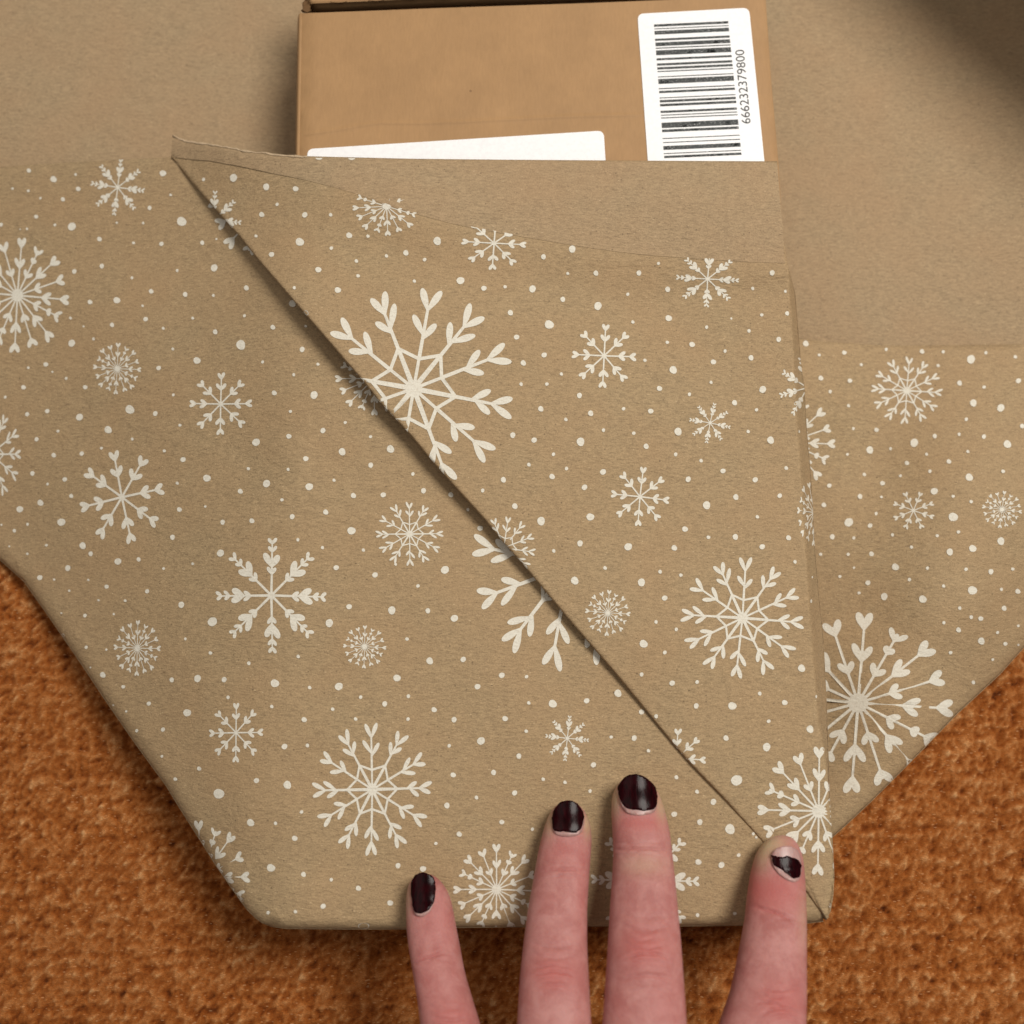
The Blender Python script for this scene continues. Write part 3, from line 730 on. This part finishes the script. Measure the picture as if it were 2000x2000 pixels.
DOTS = {'L': [
 (0, 300, .20704, "272 160 20,505 242 30,713 197 13,118 330 12,267 351 13,738 333 22,381 420 12,593 431 20,341 595 19,518 672 13,678 687 38,255 710 12,10 670 18,1537 186 30,1610 390 13,1411 512 20,1713 640 44,1350 655 12,938 806 22,1260 842 14,1523 851 21,1908 841 20,700 1111 22,960 1061 22,1245 1172 14,1671 1103 14,1426 1299 22,1747 1329 23,849 1401 22,1102 1383 31,1345 1436 12,665 1551 14,1057 1616 21,1374 1561 22,1540 1648 14,1818 1552 14,882 1748 14,676 1788 33,1631 1843 14,190 713 7,788 1630 9,1102 652 11"),
 (0, 700, .20704, "432 57 22,267 88 13,494 127 10,624 188 14,222 273 22,804 272 21,49 365 14,1497 90 22,1858 20 33,1635 344 14,256 526 20,446 497 21,750 553 33,1225 482 42,1464 520 23,1698 630 15,547 686 14,1020 673 35,1248 760 14,344 762 20,957 846 14,771 897 21,507 913 22,1550 872 15,1727 954 25,305 1085 22,611 1141 22,448 1185 13,672 1298 20,381 1362 29,187 1423 31,579 1545 37,14 1570 10,135 1625 17,260 1565 14,88 1773 9,258 1843 12,438 1762 14,780 1767 32,855 1843 22,1692 1425 23,1672 1177 15,1627 1688 24,1308 1896 20,1113 1915 32"),
 (400, 300, .20704, "88 1077 33,392 1267 24,81 1338 14,373 1529 15,98 1682 23,642 1638 23,340 1805 45,918 1847 25,825 1415 32,952 1628 13,110 805 10"),
 (400, 700, .20704, "545 33 15,1067 55 15,839 154 15,655 326 24,1030 345 36,808 500 15,1325 605 15,1114 680 25,793 735 24,484 790 36,1296 881 34,1752 855 36,953 946 25,1564 738 15,1565 1007 24,411 1040 16,786 1047 15,20 1130 35,582 1180 35,986 1210 35,1219 1149 15,335 1254 24,1402 1294 25,1684 1287 25,728 1334 16,1141 1450 25,824 1493 24,444 1532 24,168 1545 23,1384 1626 38,148 1836 34,878 1711 16,1110 1785 16,1496 1808 16,5 1397 12"),
 (400, 1100, .20704, "1240 42 25,1606 110 26,1362 410 26,1764 445 37,72 551 44,1174 565 37,53 847 17,415 944 18,881 880 17,1908 715 17,182 1098 25,661 1133 39,989 1173 17,1265 1162 37,1813 1083 34,219 1266 17,1470 1263 17,1697 1327 25,632 1352 17,1206 1377 17,937 1476 25,1422 1470 17,752 1729 27,968 1720 18,1920 1255 18,1917 1470 17,1800 10 14"),
 (0, 1000, .4658, "167 275 11,227 283 5,284 235 12,370 285 5,447 313 9,290 330 5,413 370 5,525 372 6,617 332 9,257 424 4,356 434 8,477 428 5,686 237 6,808 217 6,760 389 13,777 532 6,264 517 7,361 567 7,446 577 5,330 625 4,379 652 4,431 683 12,517 733 8,720 704 10,828 698 15,624 803 9,475 810 4,529 836 5,785 842 16,573 917 7,683 912 9,679 1024 6,835 1076 9,735 1120 8"),
 (800, 700, .20704, "31 1090 17,131 1248 25,389 1286 24,550 1427 15,666 1602 26"),
 (800, 1100, .20704, "334 62 38,79 214 17,172 449 24,423 519 34,190 922 33,506 907 26,870 1057 27,1103 1070 17,641 1164 27,1124 1318 17,1350 1326 38,1671 1297 26,231 1382 25,419 1476 26,901 1466 26,1100 1585 17,674 1676 37,373 1722 17,1031 1820 25,1735 1902 25,1902 1640 16"),
 (400, 1450, .20704, "488 360 25,779 402 38,133 485 49,432 757 35,667 763 17,913 656 17,848 905 26,624 1184 38,931 1245 24,1193 1295 17,1449 1376 25,1822 1163 25,1749 1515 27,1117 1545 25,597 1606 17,855 1597 17,345 1485 20,1500 1732 40"),
 (800, 1450, .20704, "411 307 25,792 284 25,1261 348 17,1466 377 17,1702 459 17,991 476 25,631 520 18,352 596 27,870 752 23,468 866 25,1159 818 16,248 953 16,127 1193 29"),
 (1200, 1250, .2329, "30 447 31,228 604 22,166 822 23,286 929 15,520 1151 17,693 1272 17,830 1357 25,502 1461 24,716 1527 24,970 1587 42,1165 1626 13,1190 1655 11,1042 1804 16,704 1862 25,898 1886 26,510 1835 24"),
 (1140, 1480, .2692, "826 1142 14,1096 1130 13")],
 'T': [
 (400, 300, .20704, "270 228 36,579 314 31,857 332 26,682 478 16,537 575 25,943 577 26,1187 577 17,483 777 15,896 833 39,630 951 25,1194 891 17,1071 1095 28,1362 771 28,1539 779 16,1430 1013 17,1714 965 16,1897 936 26,1446 1153 17,1255 1287 29,844 1265 16,955 1502 24,248 685 18,-12 243 16"),
 (800, 700, .20704, "1073 43 26,1432 147 16,1052 243 17,1295 242 17,1602 350 25,1238 476 26,1708 518 26,1474 576 17,1829 677 17,1613 787 39,973 724 26,1175 770 26,1357 904 17,1125 1002 18,1480 1038 17,1344 1115 26,1825 1070 28,885 1145 26,689 1246 18,1650 1215 27,993 1394 27,1240 1535 39,1705 1496 36,1607 1745 28,1360 1816 17"),
 (800, 1100, .20704, "1844 45 18,1558 165 37"),
 (800, 400, .20704, "142 516 17,261 342 38,45 720 16,481 715 36,701 787 25,901 773 16,1159 793 33,1445 892 24,1776 954 37,951 1018 26,1317 1130 42,1010 1248 25,1270 1416 25,1263 491 24,1534 418 33,1492 648 15,1758 645 24"),
 (1200, 480, .20704, "416 166 15,231 257 24,503 411 25,126 457 16,1488 255 25,1305 403 16,1613 429 14,512 683 30,174 719 16,870 768 16,1103 686 11,1390 652 16,1630 638 20,1270 803 17,499 911 16,733 931 26,1550 883 24,1044 993 16,288 1080 16,555 1171 36,934 1096 25,1289 1057 25,912 1288 15,425 1346 25,708 1401 17,1399 1355 33,1134 1481 25,1341 1547 16,87 1537 17,343 1560 25,601 1753 36,183 1768 17,300 1892 25,1262 1752 16,1474 1834 34,1744 1752 14"),
 (1200, 880, .20704, "578 36 18,818 95 17,1025 192 24,696 270 26,1329 275 25,1621 165 18,1146 439 27,1560 425 22,870 516 37,1349 625 17,666 741 27,887 818 18,1141 815 27,1643 823 24,565 918 27,1395 907 26,131 907 36,1704 1049 17,431 1143 18,627 1175 17,255 1244 36,475 1391 26,393 1617 17,584 1687 17,275 1823 38,476 1904 18,1868 1193 14,1857 1420 18"),
 (1200, 1250, .2329, "422 104 16,228 289 17,485 361 23,694 352 16,1219 449 16,686 553 22,989 553 34,1428 525 23,1693 474 15,1570 237 31,1294 681 16,1641 748 31,936 822 23,1276 898 34,1026 1176 46,350 640 17"),
 (1140, 1480, .2692, "1787 1070 17")],
 'R': [
 (1560, 650, .22774, "61 92 25,176 190 13,391 170 19,750 142 14,1058 160 20,1239 163 14,537 273 13,190 388 21,439 411 19,270 504 15,427 625 14,1195 281 14,1477 227 36,1605 171 14,1858 206 15,1380 431 22,1590 465 15,1885 411 22,1498 602 30,1733 643 32,1437 741 15,1918 800 20,469 821 13,667 832 19,1167 886 19,1376 870 14,1588 890 19,990 943 35,1790 955 33,610 1005 31,787 994 13,418 1042 12,1097 1041 13,1451 1018 14,928 1117 19,1288 1103 20,1125 1187 15,563 1215 15,872 1226 13,1753 1188 16,1462 1239 32,719 1290 20,263 1310 19,1163 1358 30,1325 1402 14,526 1403 21,710 1408 12,216 1476 20,1479 1448 15,664 1550 14,1325 1580 39,430 1624 37,612 1653 20,1370 1708 15,804 1733 14,1188 1740 14,1734 1787 32,288 1750 22,472 1759 14,967 1838 14,1492 1850 31,1296 1880 29,624 1896 20,188 1900 13,424 1900 13"),
 (1600, 1050, .20704, "870 90 15,16 157 14,274 157 15,494 155 22,719 277 33,1021 288 16,1386 298 17,1620 321 25,1826 297 16,328 284 12,196 367 15,460 426 24,851 395 17,1174 457 16,1446 498 42,1719 488 15,1874 507 24,376 522 15,613 556 33,977 581 36,1326 665 17,1745 667 24,1525 764 23,1434 750 18,1176 803 16,1315 871 24,1683 895 15,1879 832 13,1530 976 33,1757 1002 19,1880 1012 11,1240 1085 17,1638 1150 13,1455 1366 18")]}
PANEL = {'L': (Lpoly, zL, left_flap, (FOLD_L, BOTTOM)), 'T': (Tpoly, zT, top_flap, (DIAG, R_OUT, R_IN)), 'R': (Rpoly, zR, right_flap, (FOLD_R,))}
rg = random.Random(11)
for key, (poly, zf, par, fl) in PANEL.items():
    for kind, cx, cy, rx, ry, rot in flakes_list[key]:
        r_ = math.radians(rot); pl = []
        for pg in flake(kind, rg):
            pl.append([(cx + rx * (x * math.cos(r_) + y * math.sin(r_)), cy - ry * (-x * math.sin(r_) + y * math.cos(r_))) for x, y in pg])
        put_print('snowflake', pl, poly, zf, par, step=9, folds=fl)
    dots = []
    for ox, oy, sc, txt in DOTS[key]:
        for t in txt.split(','):
            x, y, r = (float(k_) for k_ in t.split())
            u, v, r = ox + x * sc, oy + y * sc, r * sc
            ex = 1.0
            if key == 'T' and u > np.interp(v, _ri[:, 1], _ri[:, 0]) - 3: ex = .5
            if key == 'L' and v > 1795: ex = 1.6; r *= .8
            ph = rg.uniform(0, 6.28); n_ = 12
            dots.append([(u + ex * r * (1 + .07 * math.sin(2 * a + ph) + .05 * math.sin(3 * a + 2 * ph)) * math.cos(a), v + r * (1 + .07 * math.sin(2 * a + ph) + .05 * math.sin(3 * a + ph)) * math.sin(a)) for a in [2 * math.pi * i / n_ for i in range(n_)]])
    put_print('snow_dots', dots, poly, zf, par, step=400, kind='stuff', lift=.13)
# dots caught on the crease of the turned back edge
cr = []
for u, r in ((623, 7), (687, 7), (980, 2.5), (1067, 3), (1160, 4.5), (1280, 2.5), (1455, 3)):
    v = 305.5 + (u - 600) * .007
    cr.append([(u + r * math.cos(a), v + 2.6 + r * .55 * math.sin(a)) for a in [math.pi * i / 5 for i in range(6)]])
put_print('snow_dots', cr, Spoly, zS, strip, step=400, kind='stuff')


# ------------------------------------------------------------------ hand
def skin_mat():
    m, nt, b = new_mat('skin'); g = G(nt); c0 = g.coords()
    red = g.n('ShaderNodeAttribute', attribute_name='red').outputs['Fac']
    pale = g.n('ShaderNodeAttribute', attribute_name='pale').outputs['Fac']
    base = g.mix(g.ramp(g.noise(c0, 210, 5, .65, .4), [(0.38, 0.0), (0.62, 1.0)]), (0.415, 0.155, 0.140), (0.505, 0.228, 0.207))
    base = g.mix(red, base, (0.455, 0.125, 0.112))
    base = g.mix(pale, base, (0.50, 0.36, 0.22))
    fine = g.noise(c0, 2300, 3, .6)
    base = g.mix(0.35, base, g.mix(1.0, base, g.ramp(fine, [(0.3, .88), (0.7, 1.12)]), 'MULTIPLY'))
    g.l(base, b.inputs['Base Color'])
    b.inputs['Roughness'].default_value = .52; b.inputs['Specular IOR Level'].default_value = .32
    b.inputs['Subsurface Weight'].default_value = .30; b.inputs['Subsurface Radius'].default_value = (1.0, .35, .2); b.inputs['Subsurface Scale'].default_value = .0022
    vor = g.n('ShaderNodeTexVoronoi', feature='DISTANCE_TO_EDGE'); vor.inputs['Scale'].default_value = 1300
    g.l(g.coords(0, (1, .7, 1)), vor.inputs['Vector'])
    n1 = g.bump(g.ramp(vor.outputs['Distance'], [(0.0, 0.0), (0.14, 1.0)]), .3, .0001)
    wr = g.noise(g.coords(0.0, (.35, 1.6, 1)), 1300, 4, .65, .6)
    n2 = g.bump(g.noise(c0, 700, 4, .6), .45, .0002, g.bump(wr, .5, .00012, n1))
    g.l(n2, b.inputs['Normal'])
    return m
# outlines: photo row, left edge, right edge
FING = {
 'pinky': dict(rows=[(1706, 826, 832), (1708, 817, 842), (1713, 808, 852), (1722, 800, 862), (1738, 795, 873), (1755, 793, 880), (1776, 793, 885), (1814, 794, 892), (1850, 798, 899),
                     (1884, 804, 905), (1911, 808, 911), (1951, 815, 923), (2000, 821, 938), (2060, 832, 956), (2160, 856, 986), (2300, 900, 1030), (2450, 950, 1080)],
               z=[(1706, 0), (1760, .3), (1850, 3.0), (1960, 8.5), (2060, 13), (2200, 18), (2450, 24)]),
 'ring': dict(rows=[(1565, 1106, 1112), (1567, 1097, 1121), (1573, 1086, 1132), (1585, 1076, 1143), (1600, 1068, 1150), (1615, 1063, 1154), (1641, 1056, 1156), (1668, 1050, 1154), (1709, 1043, 1151),
                    (1776, 1031, 1147), (1843, 1022, 1147), (1890, 1017, 1149), (1924, 1014, 1151), (2000, 1010, 1155), (2080, 1006, 1158), (2200, 1010, 1160), (2450, 1030, 1180)],
              z=[(1565, 0), (1640, .3), (1720, 3.5), (1800, 8), (1900, 14), (2000, 18), (2200, 23), (2450, 26)]),
 'middle': dict(rows=[(1514, 1240, 1246), (1516, 1228, 1256), (1522, 1216, 1266), (1535, 1204, 1277), (1550, 1197, 1287), (1570, 1194, 1295), (1593, 1194, 1301), (1625, 1196, 1308), (1668, 1198, 1313),
                      (1722, 1195, 1319), (1776, 1191, 1324), (1830, 1188, 1329), (1884, 1185, 1333), (1951, 1180, 1338), (2000, 1177, 1341), (2080, 1176, 1345), (2200, 1180, 1342), (2450, 1190, 1350)],
                z=[(1514, 0), (1590, .3), (1670, 3.5), (1760, 9), (1860, 15.5), (2000, 20.5), (2200, 25), (2450, 27)]),
 'index': dict(rows=[(1631, 1524, 1532), (1633, 1514, 1541), (1638, 1502, 1550), (1647, 1491, 1557), (1660, 1482, 1563), (1674, 1475, 1567), (1709, 1466, 1571), (1749, 1460, 1573), (1798, 1455, 1574), (1843, 1447, 1574),
                     (1884, 1439, 1574), (1938, 1427, 1574), (2000, 1405, 1573), (2060, 1390, 1572), (2200, 1364, 1560), (2450, 1350, 1530)],
               z=[(1631, 0), (1700, .3), (1780, 4), (1880, 10), (2000, 16.5), (2200, 23), (2450, 26)]),
}
class Finger:
    def __init__(s, d):
        R = np.array(d['rows'], float); s.v, s.l, s.r = R.T; s.zk = np.array(d['z'], float); s.v0 = s.v[0]
        s.full = np.interp(s.v0 + 110, s.v, s.r - s.l) / 2
    def at(s, v):
        v = np.asarray(v, float)
        l, r = np.interp(v, s.v, s.l), np.interp(v, s.v, s.r); a = (r - l) / 2; c = (l + r) / 2
        t = np.clip((v - s.v0) / 62.0, 0, 1)
        bfull = s.full * (0.66 + 0.20 * np.clip((v - s.v0 - 20) / 160., 0, 1))
        b = bfull * np.sqrt(1 - (1 - t) ** 2.0) + 1.2
        sc = 0.000142
        rise = np.interp(v, s.zk[:, 0], s.zk[:, 1]) * MM
        zc = H + 0.0011 + rise + bfull * .86 * sc
        return c, a, b * sc, zc
    def top(s, uv):
        """height of the back of the finger (m)"""
        uv = np.asarray(uv, float); c, a, b, zc = s.at(uv[:, 1])
        x = np.clip((uv[:, 0] - c) / np.maximum(a, 3), -.93, .93)
        return zc + b * (1 - np.abs(x) ** 2.2) ** (1 / 2.2)
fing = {k_: Finger(d) for k_, d in FING.items()}
def tube_rows(cs, nseg=56, cap=True):
    """cs: list of (center xyz, half width, half height)"""
    P, F = [], []
    for c, a, b in cs:
        for k_ in range(nseg):
            t = 2 * math.pi * k_ / nseg; ct, st = math.cos(t), math.sin(t); e = 2 / 2.2
            P.append((c[0] + a * math.copysign(abs(ct) ** e, ct), c[1], c[2] + b * math.copysign(abs(st) ** e, st)))
    n = len(cs)
    for j in range(n - 1):
        for k_ in range(nseg): F.append((j * nseg + k_, j * nseg + (k_ + 1) % nseg, (j + 1) * nseg + (k_ + 1) % nseg, (j + 1) * nseg + k_))
    F.append(tuple(range(nseg))[::-1]); F.append(tuple((n - 1) * nseg + k_ for k_ in range(nseg)))
    return P, F
HV, HF = [], []
def add_part(P, F):
    b = len(HV); HV.extend(P); HF.extend(tuple(i + b for i in f) for f in F)
for f in fing.values():
    vs = list(f.v0 + np.array([0, .6, 1.5, 3, 5, 8, 11, 15, 20, 26, 33, 41, 50])) + list(np.arange(f.v0 + 60, 2450, 9))
    c, a, b, zc = f.at(vs)
    # smooth the outline a little
    cs = []
    for v, c_, a_, b_, z_ in zip(vs, c, a, b, zc):
        p = unproj([[c_, v]], z_)[0]; cs.append((p, a_ * depth_scale(v, z_), b_))
    add_part(*tube_rows(cs))
def px(u, v, z): return unproj([[u, v]], z)[0]
def palm():
    rows = [(2230, 1190, 1300, .060, 7), (2290, 1000, 1490, .0625, 11.5), (2380, 950, 1540, .0640, 14), (2550, 945, 1550, .0640, 15.5), (2800, 985, 1545, .061, 14), (3050, 1040, 1520, .058, 14), (3250, 1090, 1480, .055, 14), (3600, 1110, 1480, .050, 15)]
    R = np.array(rows); vs = np.arange(2230, 3600, 40); cs = []
    for v in vs:
        l, r, z, b = (np.interp(v, R[:, 0], R[:, i]) for i in (1, 2, 3, 4))
        cs.append((px((l + r) / 2, v, z), (r - l) / 2 * depth_scale(v, z), b * MM))
    return tube_rows(cs)
add_part(*palm())
def thumb():
    K = [(1740, 2290, .036, 7.0), (1744, 2300, .036, 8.6), (1735, 2400, .041, 9.6), (1690, 2560, .047, 10.5), (1610, 2720, .052, 12.5), (1500, 2900, .055, 14)]
    K = np.array(K); cs = []
    for v in np.concatenate([[2276, 2280], np.arange(2290, 2900, 25)]):
        u, z, r = (np.interp(v, K[:, 1], K[:, i]) for i in (0, 2, 3))
        if v < 2290: r = 3.5 if v < 2278 else 5.5
        cs.append((px(u, v, z), r * MM, r * .88 * MM))
    return tube_rows(cs)
add_part(*thumb())
me = bpy.data.meshes.new('raw'); me.from_pydata(HV, [], HF); me.update()
tmp = bpy.data.objects.new('raw', me); COL.objects.link(tmp)
rm = tmp.modifiers.new('r', 'REMESH'); rm.mode = 'VOXEL'; rm.voxel_size = 0.00042; rm.adaptivity = 0
sm = tmp.modifiers.new('s', 'CORRECTIVE_SMOOTH') if False else tmp.modifiers.new('s', 'SMOOTH'); sm.factor = .5; sm.iterations = 14
bpy.context.view_layer.update()
hm = bpy.data.meshes.new_from_object(tmp.evaluated_get(bpy.context.evaluated_depsgraph_get()))
bpy.data.objects.remove(tmp)
n = len(hm.vertices); co = np.empty(n * 3, np.float32); hm.vertices.foreach_get('co', co); co = co.reshape(-1, 3).astype(float)
no = np.empty(n * 3, np.float32); hm.vertex_normals.foreach_get('vector', no); no = no.reshape(-1, 3).astype(float)
uvp = proj(co)
topw = np.clip(no[:, 2] * 1.6, 0, 1)
# skin folds over the joints: (u, v, half length, bow, depth mm, width px)
CREASE = [(1243, 1646, 46, 3, .10, 3.0), (1247, 1659, 52, -3, .34, 3.2), (1246, 1669, 46, -6, .14, 3), (1262, 1787, 52, 10, .14, 5), (1262, 1812, 46, 12, .16, 4), (1254, 1836, 20, 6, .16, 2.5), (1262, 1850, 34, 9, .20, 3),
          (1262, 1868, 42, -9, .30, 3), (1270, 1878, 34, -7, .16, 3), (1266, 1907, 42, -6, .24, 3.2), (1268, 1932, 36, -4, .10, 4), (1282, 1868, 26, -10, .16, 2.4),
          (1100, 1699, 40, -3, .30, 3.2), (1104, 1711, 36, -5, .12, 3), (1084, 1845, 44, 9, .16, 4.5), (1084, 1868, 40, 8, .14, 4), (1077, 1889, 30, -4, .24, 2.6), (1083, 1901, 34, -6, .26, 2.8), (1072, 1913, 26, -3, .12, 2.6), (1080, 1925, 32, -7, .26, 3),
          (838, 1870, 30, -2, .34, 3.2), (846, 1878, 28, -8, .12, 3), (880, 1990, 30, 6, .22, 3), (872, 1968, 34, 6, .14, 4), (884, 2006, 30, 6, .2, 3),
          (1506, 1780, 36, -2, .30, 3.4), (1520, 1790, 34, -8, .16, 3.2), (1536, 1797, 26, -6, .10, 3), (1524, 1930, 34, 9, .16, 4), (1516, 1946, 26, 6, .2, 2.8), (1506, 1962, 26, -8, .26, 3), (1526, 1975, 36, -10, .24, 3), (1532, 1988, 30, -8, .16, 3)]
slope = {1506: .28, 1520: .35, 838: -.30, 846: -.2}
disp = np.zeros(n)
for u, v, hl, bow, dep, wd in CREASE:
    x = (uvp[:, 0] - u) / hl
    sl = slope.get(u, 0.0)
    wob = 1.2 * np.sin(uvp[:, 0] / 5.0 + u) + .8 * np.sin(uvp[:, 0] / 2.7 + v)
    yc = v + bow * (1 - x * x) * -1 * -1 - bow * .5 + sl * (uvp[:, 0] - u) + wob * .5
    yc = v - bow * (x * x) + bow * .5 + sl * (uvp[:, 0] - u) + wob * .5 if True else yc
    d = uvp[:, 1] - yc
    fall = np.exp(-np.clip(np.abs(x), 0, 9) ** 4)
    disp -= 1.55 * dep * fall * (np.exp(-(d / wd) ** 2) - .30 * np.exp(-((np.abs(d) - 2.4 * wd) / (1.6 * wd)) ** 2))
def blob(u, v, ru, rv, p=1.0):
    return np.exp(-(((uvp[:, 0] - u) / ru) ** 2 + ((uvp[:, 1] - v) / rv) ** 2) ** p)
disp += .45 * blob(1260, 1858, 46, 42) + .4 * blob(1080, 1902, 42, 40) + .4 * blob(1522, 1962, 44, 44) + .3 * blob(878, 1985, 36, 30)
co += no * (disp * topw * MM)[:, None]
hm.vertices.foreach_set('co', co.astype(np.float32).ravel())
red = 0.80 * blob(1258, 1852, 46, 40) + 0.78 * blob(1080, 1904, 42, 34) + .75 * blob(1524, 1960, 46, 44) + .6 * blob(880, 1990, 40, 34) \
    + .75 * blob(1254, 1606, 52, 20) + .45 * blob(1243, 1722, 55, 32) * 0 + .35 * blob(1100, 1660, 44, 30) + .85 * blob(1515, 1742, 55, 38) + .55 * blob(1472, 1722, 16, 50) + .35 * blob(860, 1800, 40, 50) + .25 * blob(830, 1920, 60, 70) \
    + .30 * blob(1290, 1960, 30, 60) + .3 * blob(1208, 1980, 22, 70) + .30 * blob(1140, 1740, 14, 60)
pale = .85 * blob(1200, 1560, 12, 34) + .8 * blob(1293, 1570, 12, 32) + .75 * blob(1072, 1600, 12, 32) + .8 * blob(1148, 1608, 10, 28) + .95 * blob(1500, 1648, 36, 24) + .5 * blob(1487, 1680, 16, 26) + .5 * blob(797, 1750, 7, 40) \
    + .35 * blob(1255, 1690, 50, 22) + .3 * blob(1570, 1790, 12, 60)
crease_shade = np.clip(-disp - .12, 0, .6) * 1.5  # shade in the joint creases, painted into the skin colour
red = red + crease_shade * topw
for nm, arr in (('red', red), ('pale', pale)):
    at = hm.attributes.new(nm, 'FLOAT', 'POINT'); at.data.foreach_set('value', np.clip(arr, 0, 1).astype(np.float32))
hm.name = 'hand'; hm.materials.clear(); hm.materials.append(skin_mat())
hm.polygons.foreach_set('use_smooth', np.ones(len(hm.polygons), bool)); hm.update()
hand = link_mesh('hand', hm)
props(hand, 'left hand with chipped dark red nail polish pressing four fingers on the folded snowflake paper', 'hand')

def nail_mat():
    m, nt, b = new_mat('bare_nail'); g = G(nt)
    n_ = g.noise(g.coords(0, (3, 1, 1)), 500, 3, .5)
    g.l(g.ramp(n_, [(0.3, (0.38, 0.20, 0.18)), (0.7, (0.47, 0.29, 0.26))]), b.inputs['Base Color'])
    b.inputs['Roughness'].default_value = .38; b.inputs['Subsurface Weight'].default_value = .2; b.inputs['Subsurface Scale'].default_value = .001
    return m
def polish_mat():
    m, nt, b = new_mat('dark_red_nail_polish'); g = G(nt)
    n_ = g.noise(g.coords(0, (4, 1, 1)), 420, 4, .6)
    g.l(g.ramp(n_, [(0.35, (0.006, 0.0006, 0.0010)), (0.75, (0.026, 0.0008, 0.0024))]), b.inputs['Base Color'])
    b.inputs['Roughness'].default_value = .17; b.inputs['Specular IOR Level'].default_value = .08
    g.l(g.bump(n_, .25, .00012), b.inputs['Normal'])
    return m
M_nail, M_pol = nail_mat(), polish_mat()
M_free = plain_mat('pale_nail_edge', (0.70, 0.58, 0.48), .4)
def nail(fn, outline, paint, v_flat, drop=.018, red_edge=True, tilt=0.0):
    f = fing[fn]; uc = (max(p[0] for p in outline) + min(p[0] for p in outline)) / 2
    def zn(q, extra=0.0):
        q = np.asarray(q, float); t_ = q[:, 1] - v_flat; k_ = 9.0
        vv = v_flat + k_ * np.log1p(np.exp(np.clip(t_ / k_, -40, 40)))          # soft maximum
        c, a, b, zc = f.at(vv); cn = c * .45 + uc * .55
        x = np.clip((q[:, 0] - cn) / a * .84, -.93, .93)
        z = zc + b * (1 - np.abs(x) ** 2) ** .5
        z = z - (vv - q[:, 1]) * drop * MM
        return z / MM + .16 + extra
    ol = smooth_line(outline + [outline[0]], 2)[:-1]
    nn = sheet('nail', ol, zn, M_nail, hand, step=4, thick=.0009)
    pl = smooth_line(paint + [paint[0]], 1)[:-1]
    rj = random.Random(hash(fn) % 1000 if False else len(fn) * 7)
    ja = 1.5 if fn == 'index' else .8
    pl = [(u + rj.uniform(-ja, ja), v + rj.uniform(-ja, ja)) for u, v in densify(pl, 4, True)]
    sheet('nail_polish', pl, lambda q: zn(q, .14), M_pol, nn, step=3.5, thick=.00012)
    return nn
nail('pinky', [(803, 1735), (804, 1722), (809, 1712), (818, 1707), (829, 1706), (840, 1709), (848, 1716), (850, 1732), (850, 1752), (846, 1770), (838, 1782), (826, 1790), (815, 1789), (808, 1783), (805, 1760)],
     [(802, 1735), (803, 1722), (808, 1711), (818, 1705), (829, 1704), (841, 1708), (849, 1716), (851, 1732), (850, 1752), (845, 1768), (836, 1779), (824, 1784), (814, 1783), (807, 1778), (804, 1758)], 1728)
nail('ring', [(1079, 1598), (1082, 1583), (1091, 1571), (1104, 1564), (1118, 1565), (1130, 1573), (1139, 1586), (1142, 1600), (1140, 1616), (1134, 1629), (1120, 1634), (1100, 1634), (1086, 1630), (1079, 1622)],
     [(1078, 1598), (1081, 1583), (1090, 1570), (1104, 1562), (1118, 1563), (1131, 1572), (1138, 1583), (1141, 1592), (1140, 1606), (1136, 1619), (1122, 1628), (1108, 1624), (1092, 1624), (1079, 1622)], 1590)
nail('middle', [(1207, 1540), (1214, 1525), (1226, 1516), (1242, 1513), (1258, 1518), (1272, 1528), (1282, 1542), (1284, 1560), (1283, 1578), (1277, 1588), (1262, 1592), (1240, 1592), (1224, 1588), (1214, 1574), (1208, 1556)],
     [(1206, 1538), (1213, 1524), (1226, 1514), (1242, 1511), (1259, 1517), (1273, 1527), (1283, 1542), (1285, 1560), (1281, 1580), (1268, 1582), (1254, 1584), (1240, 1581), (1224, 1580), (1214, 1568), (1208, 1554)], 1542)
nail('index', [(1507, 1668), (1512, 1660), (1524, 1653), (1540, 1651), (1555, 1656), (1563, 1668), (1566, 1684), (1566, 1704), (1562, 1718), (1554, 1723), (1540, 1719), (1526, 1710), (1514, 1699), (1507, 1685)],
     [(1507, 1669), (1513, 1670), (1520, 1673), (1530, 1674), (1537, 1672), (1552, 1675), (1563, 1683), (1566, 1695), (1562, 1710), (1557, 1716), (1548, 1714), (1534, 1704), (1520, 1695), (1512, 1688), (1508, 1678)], 1672)
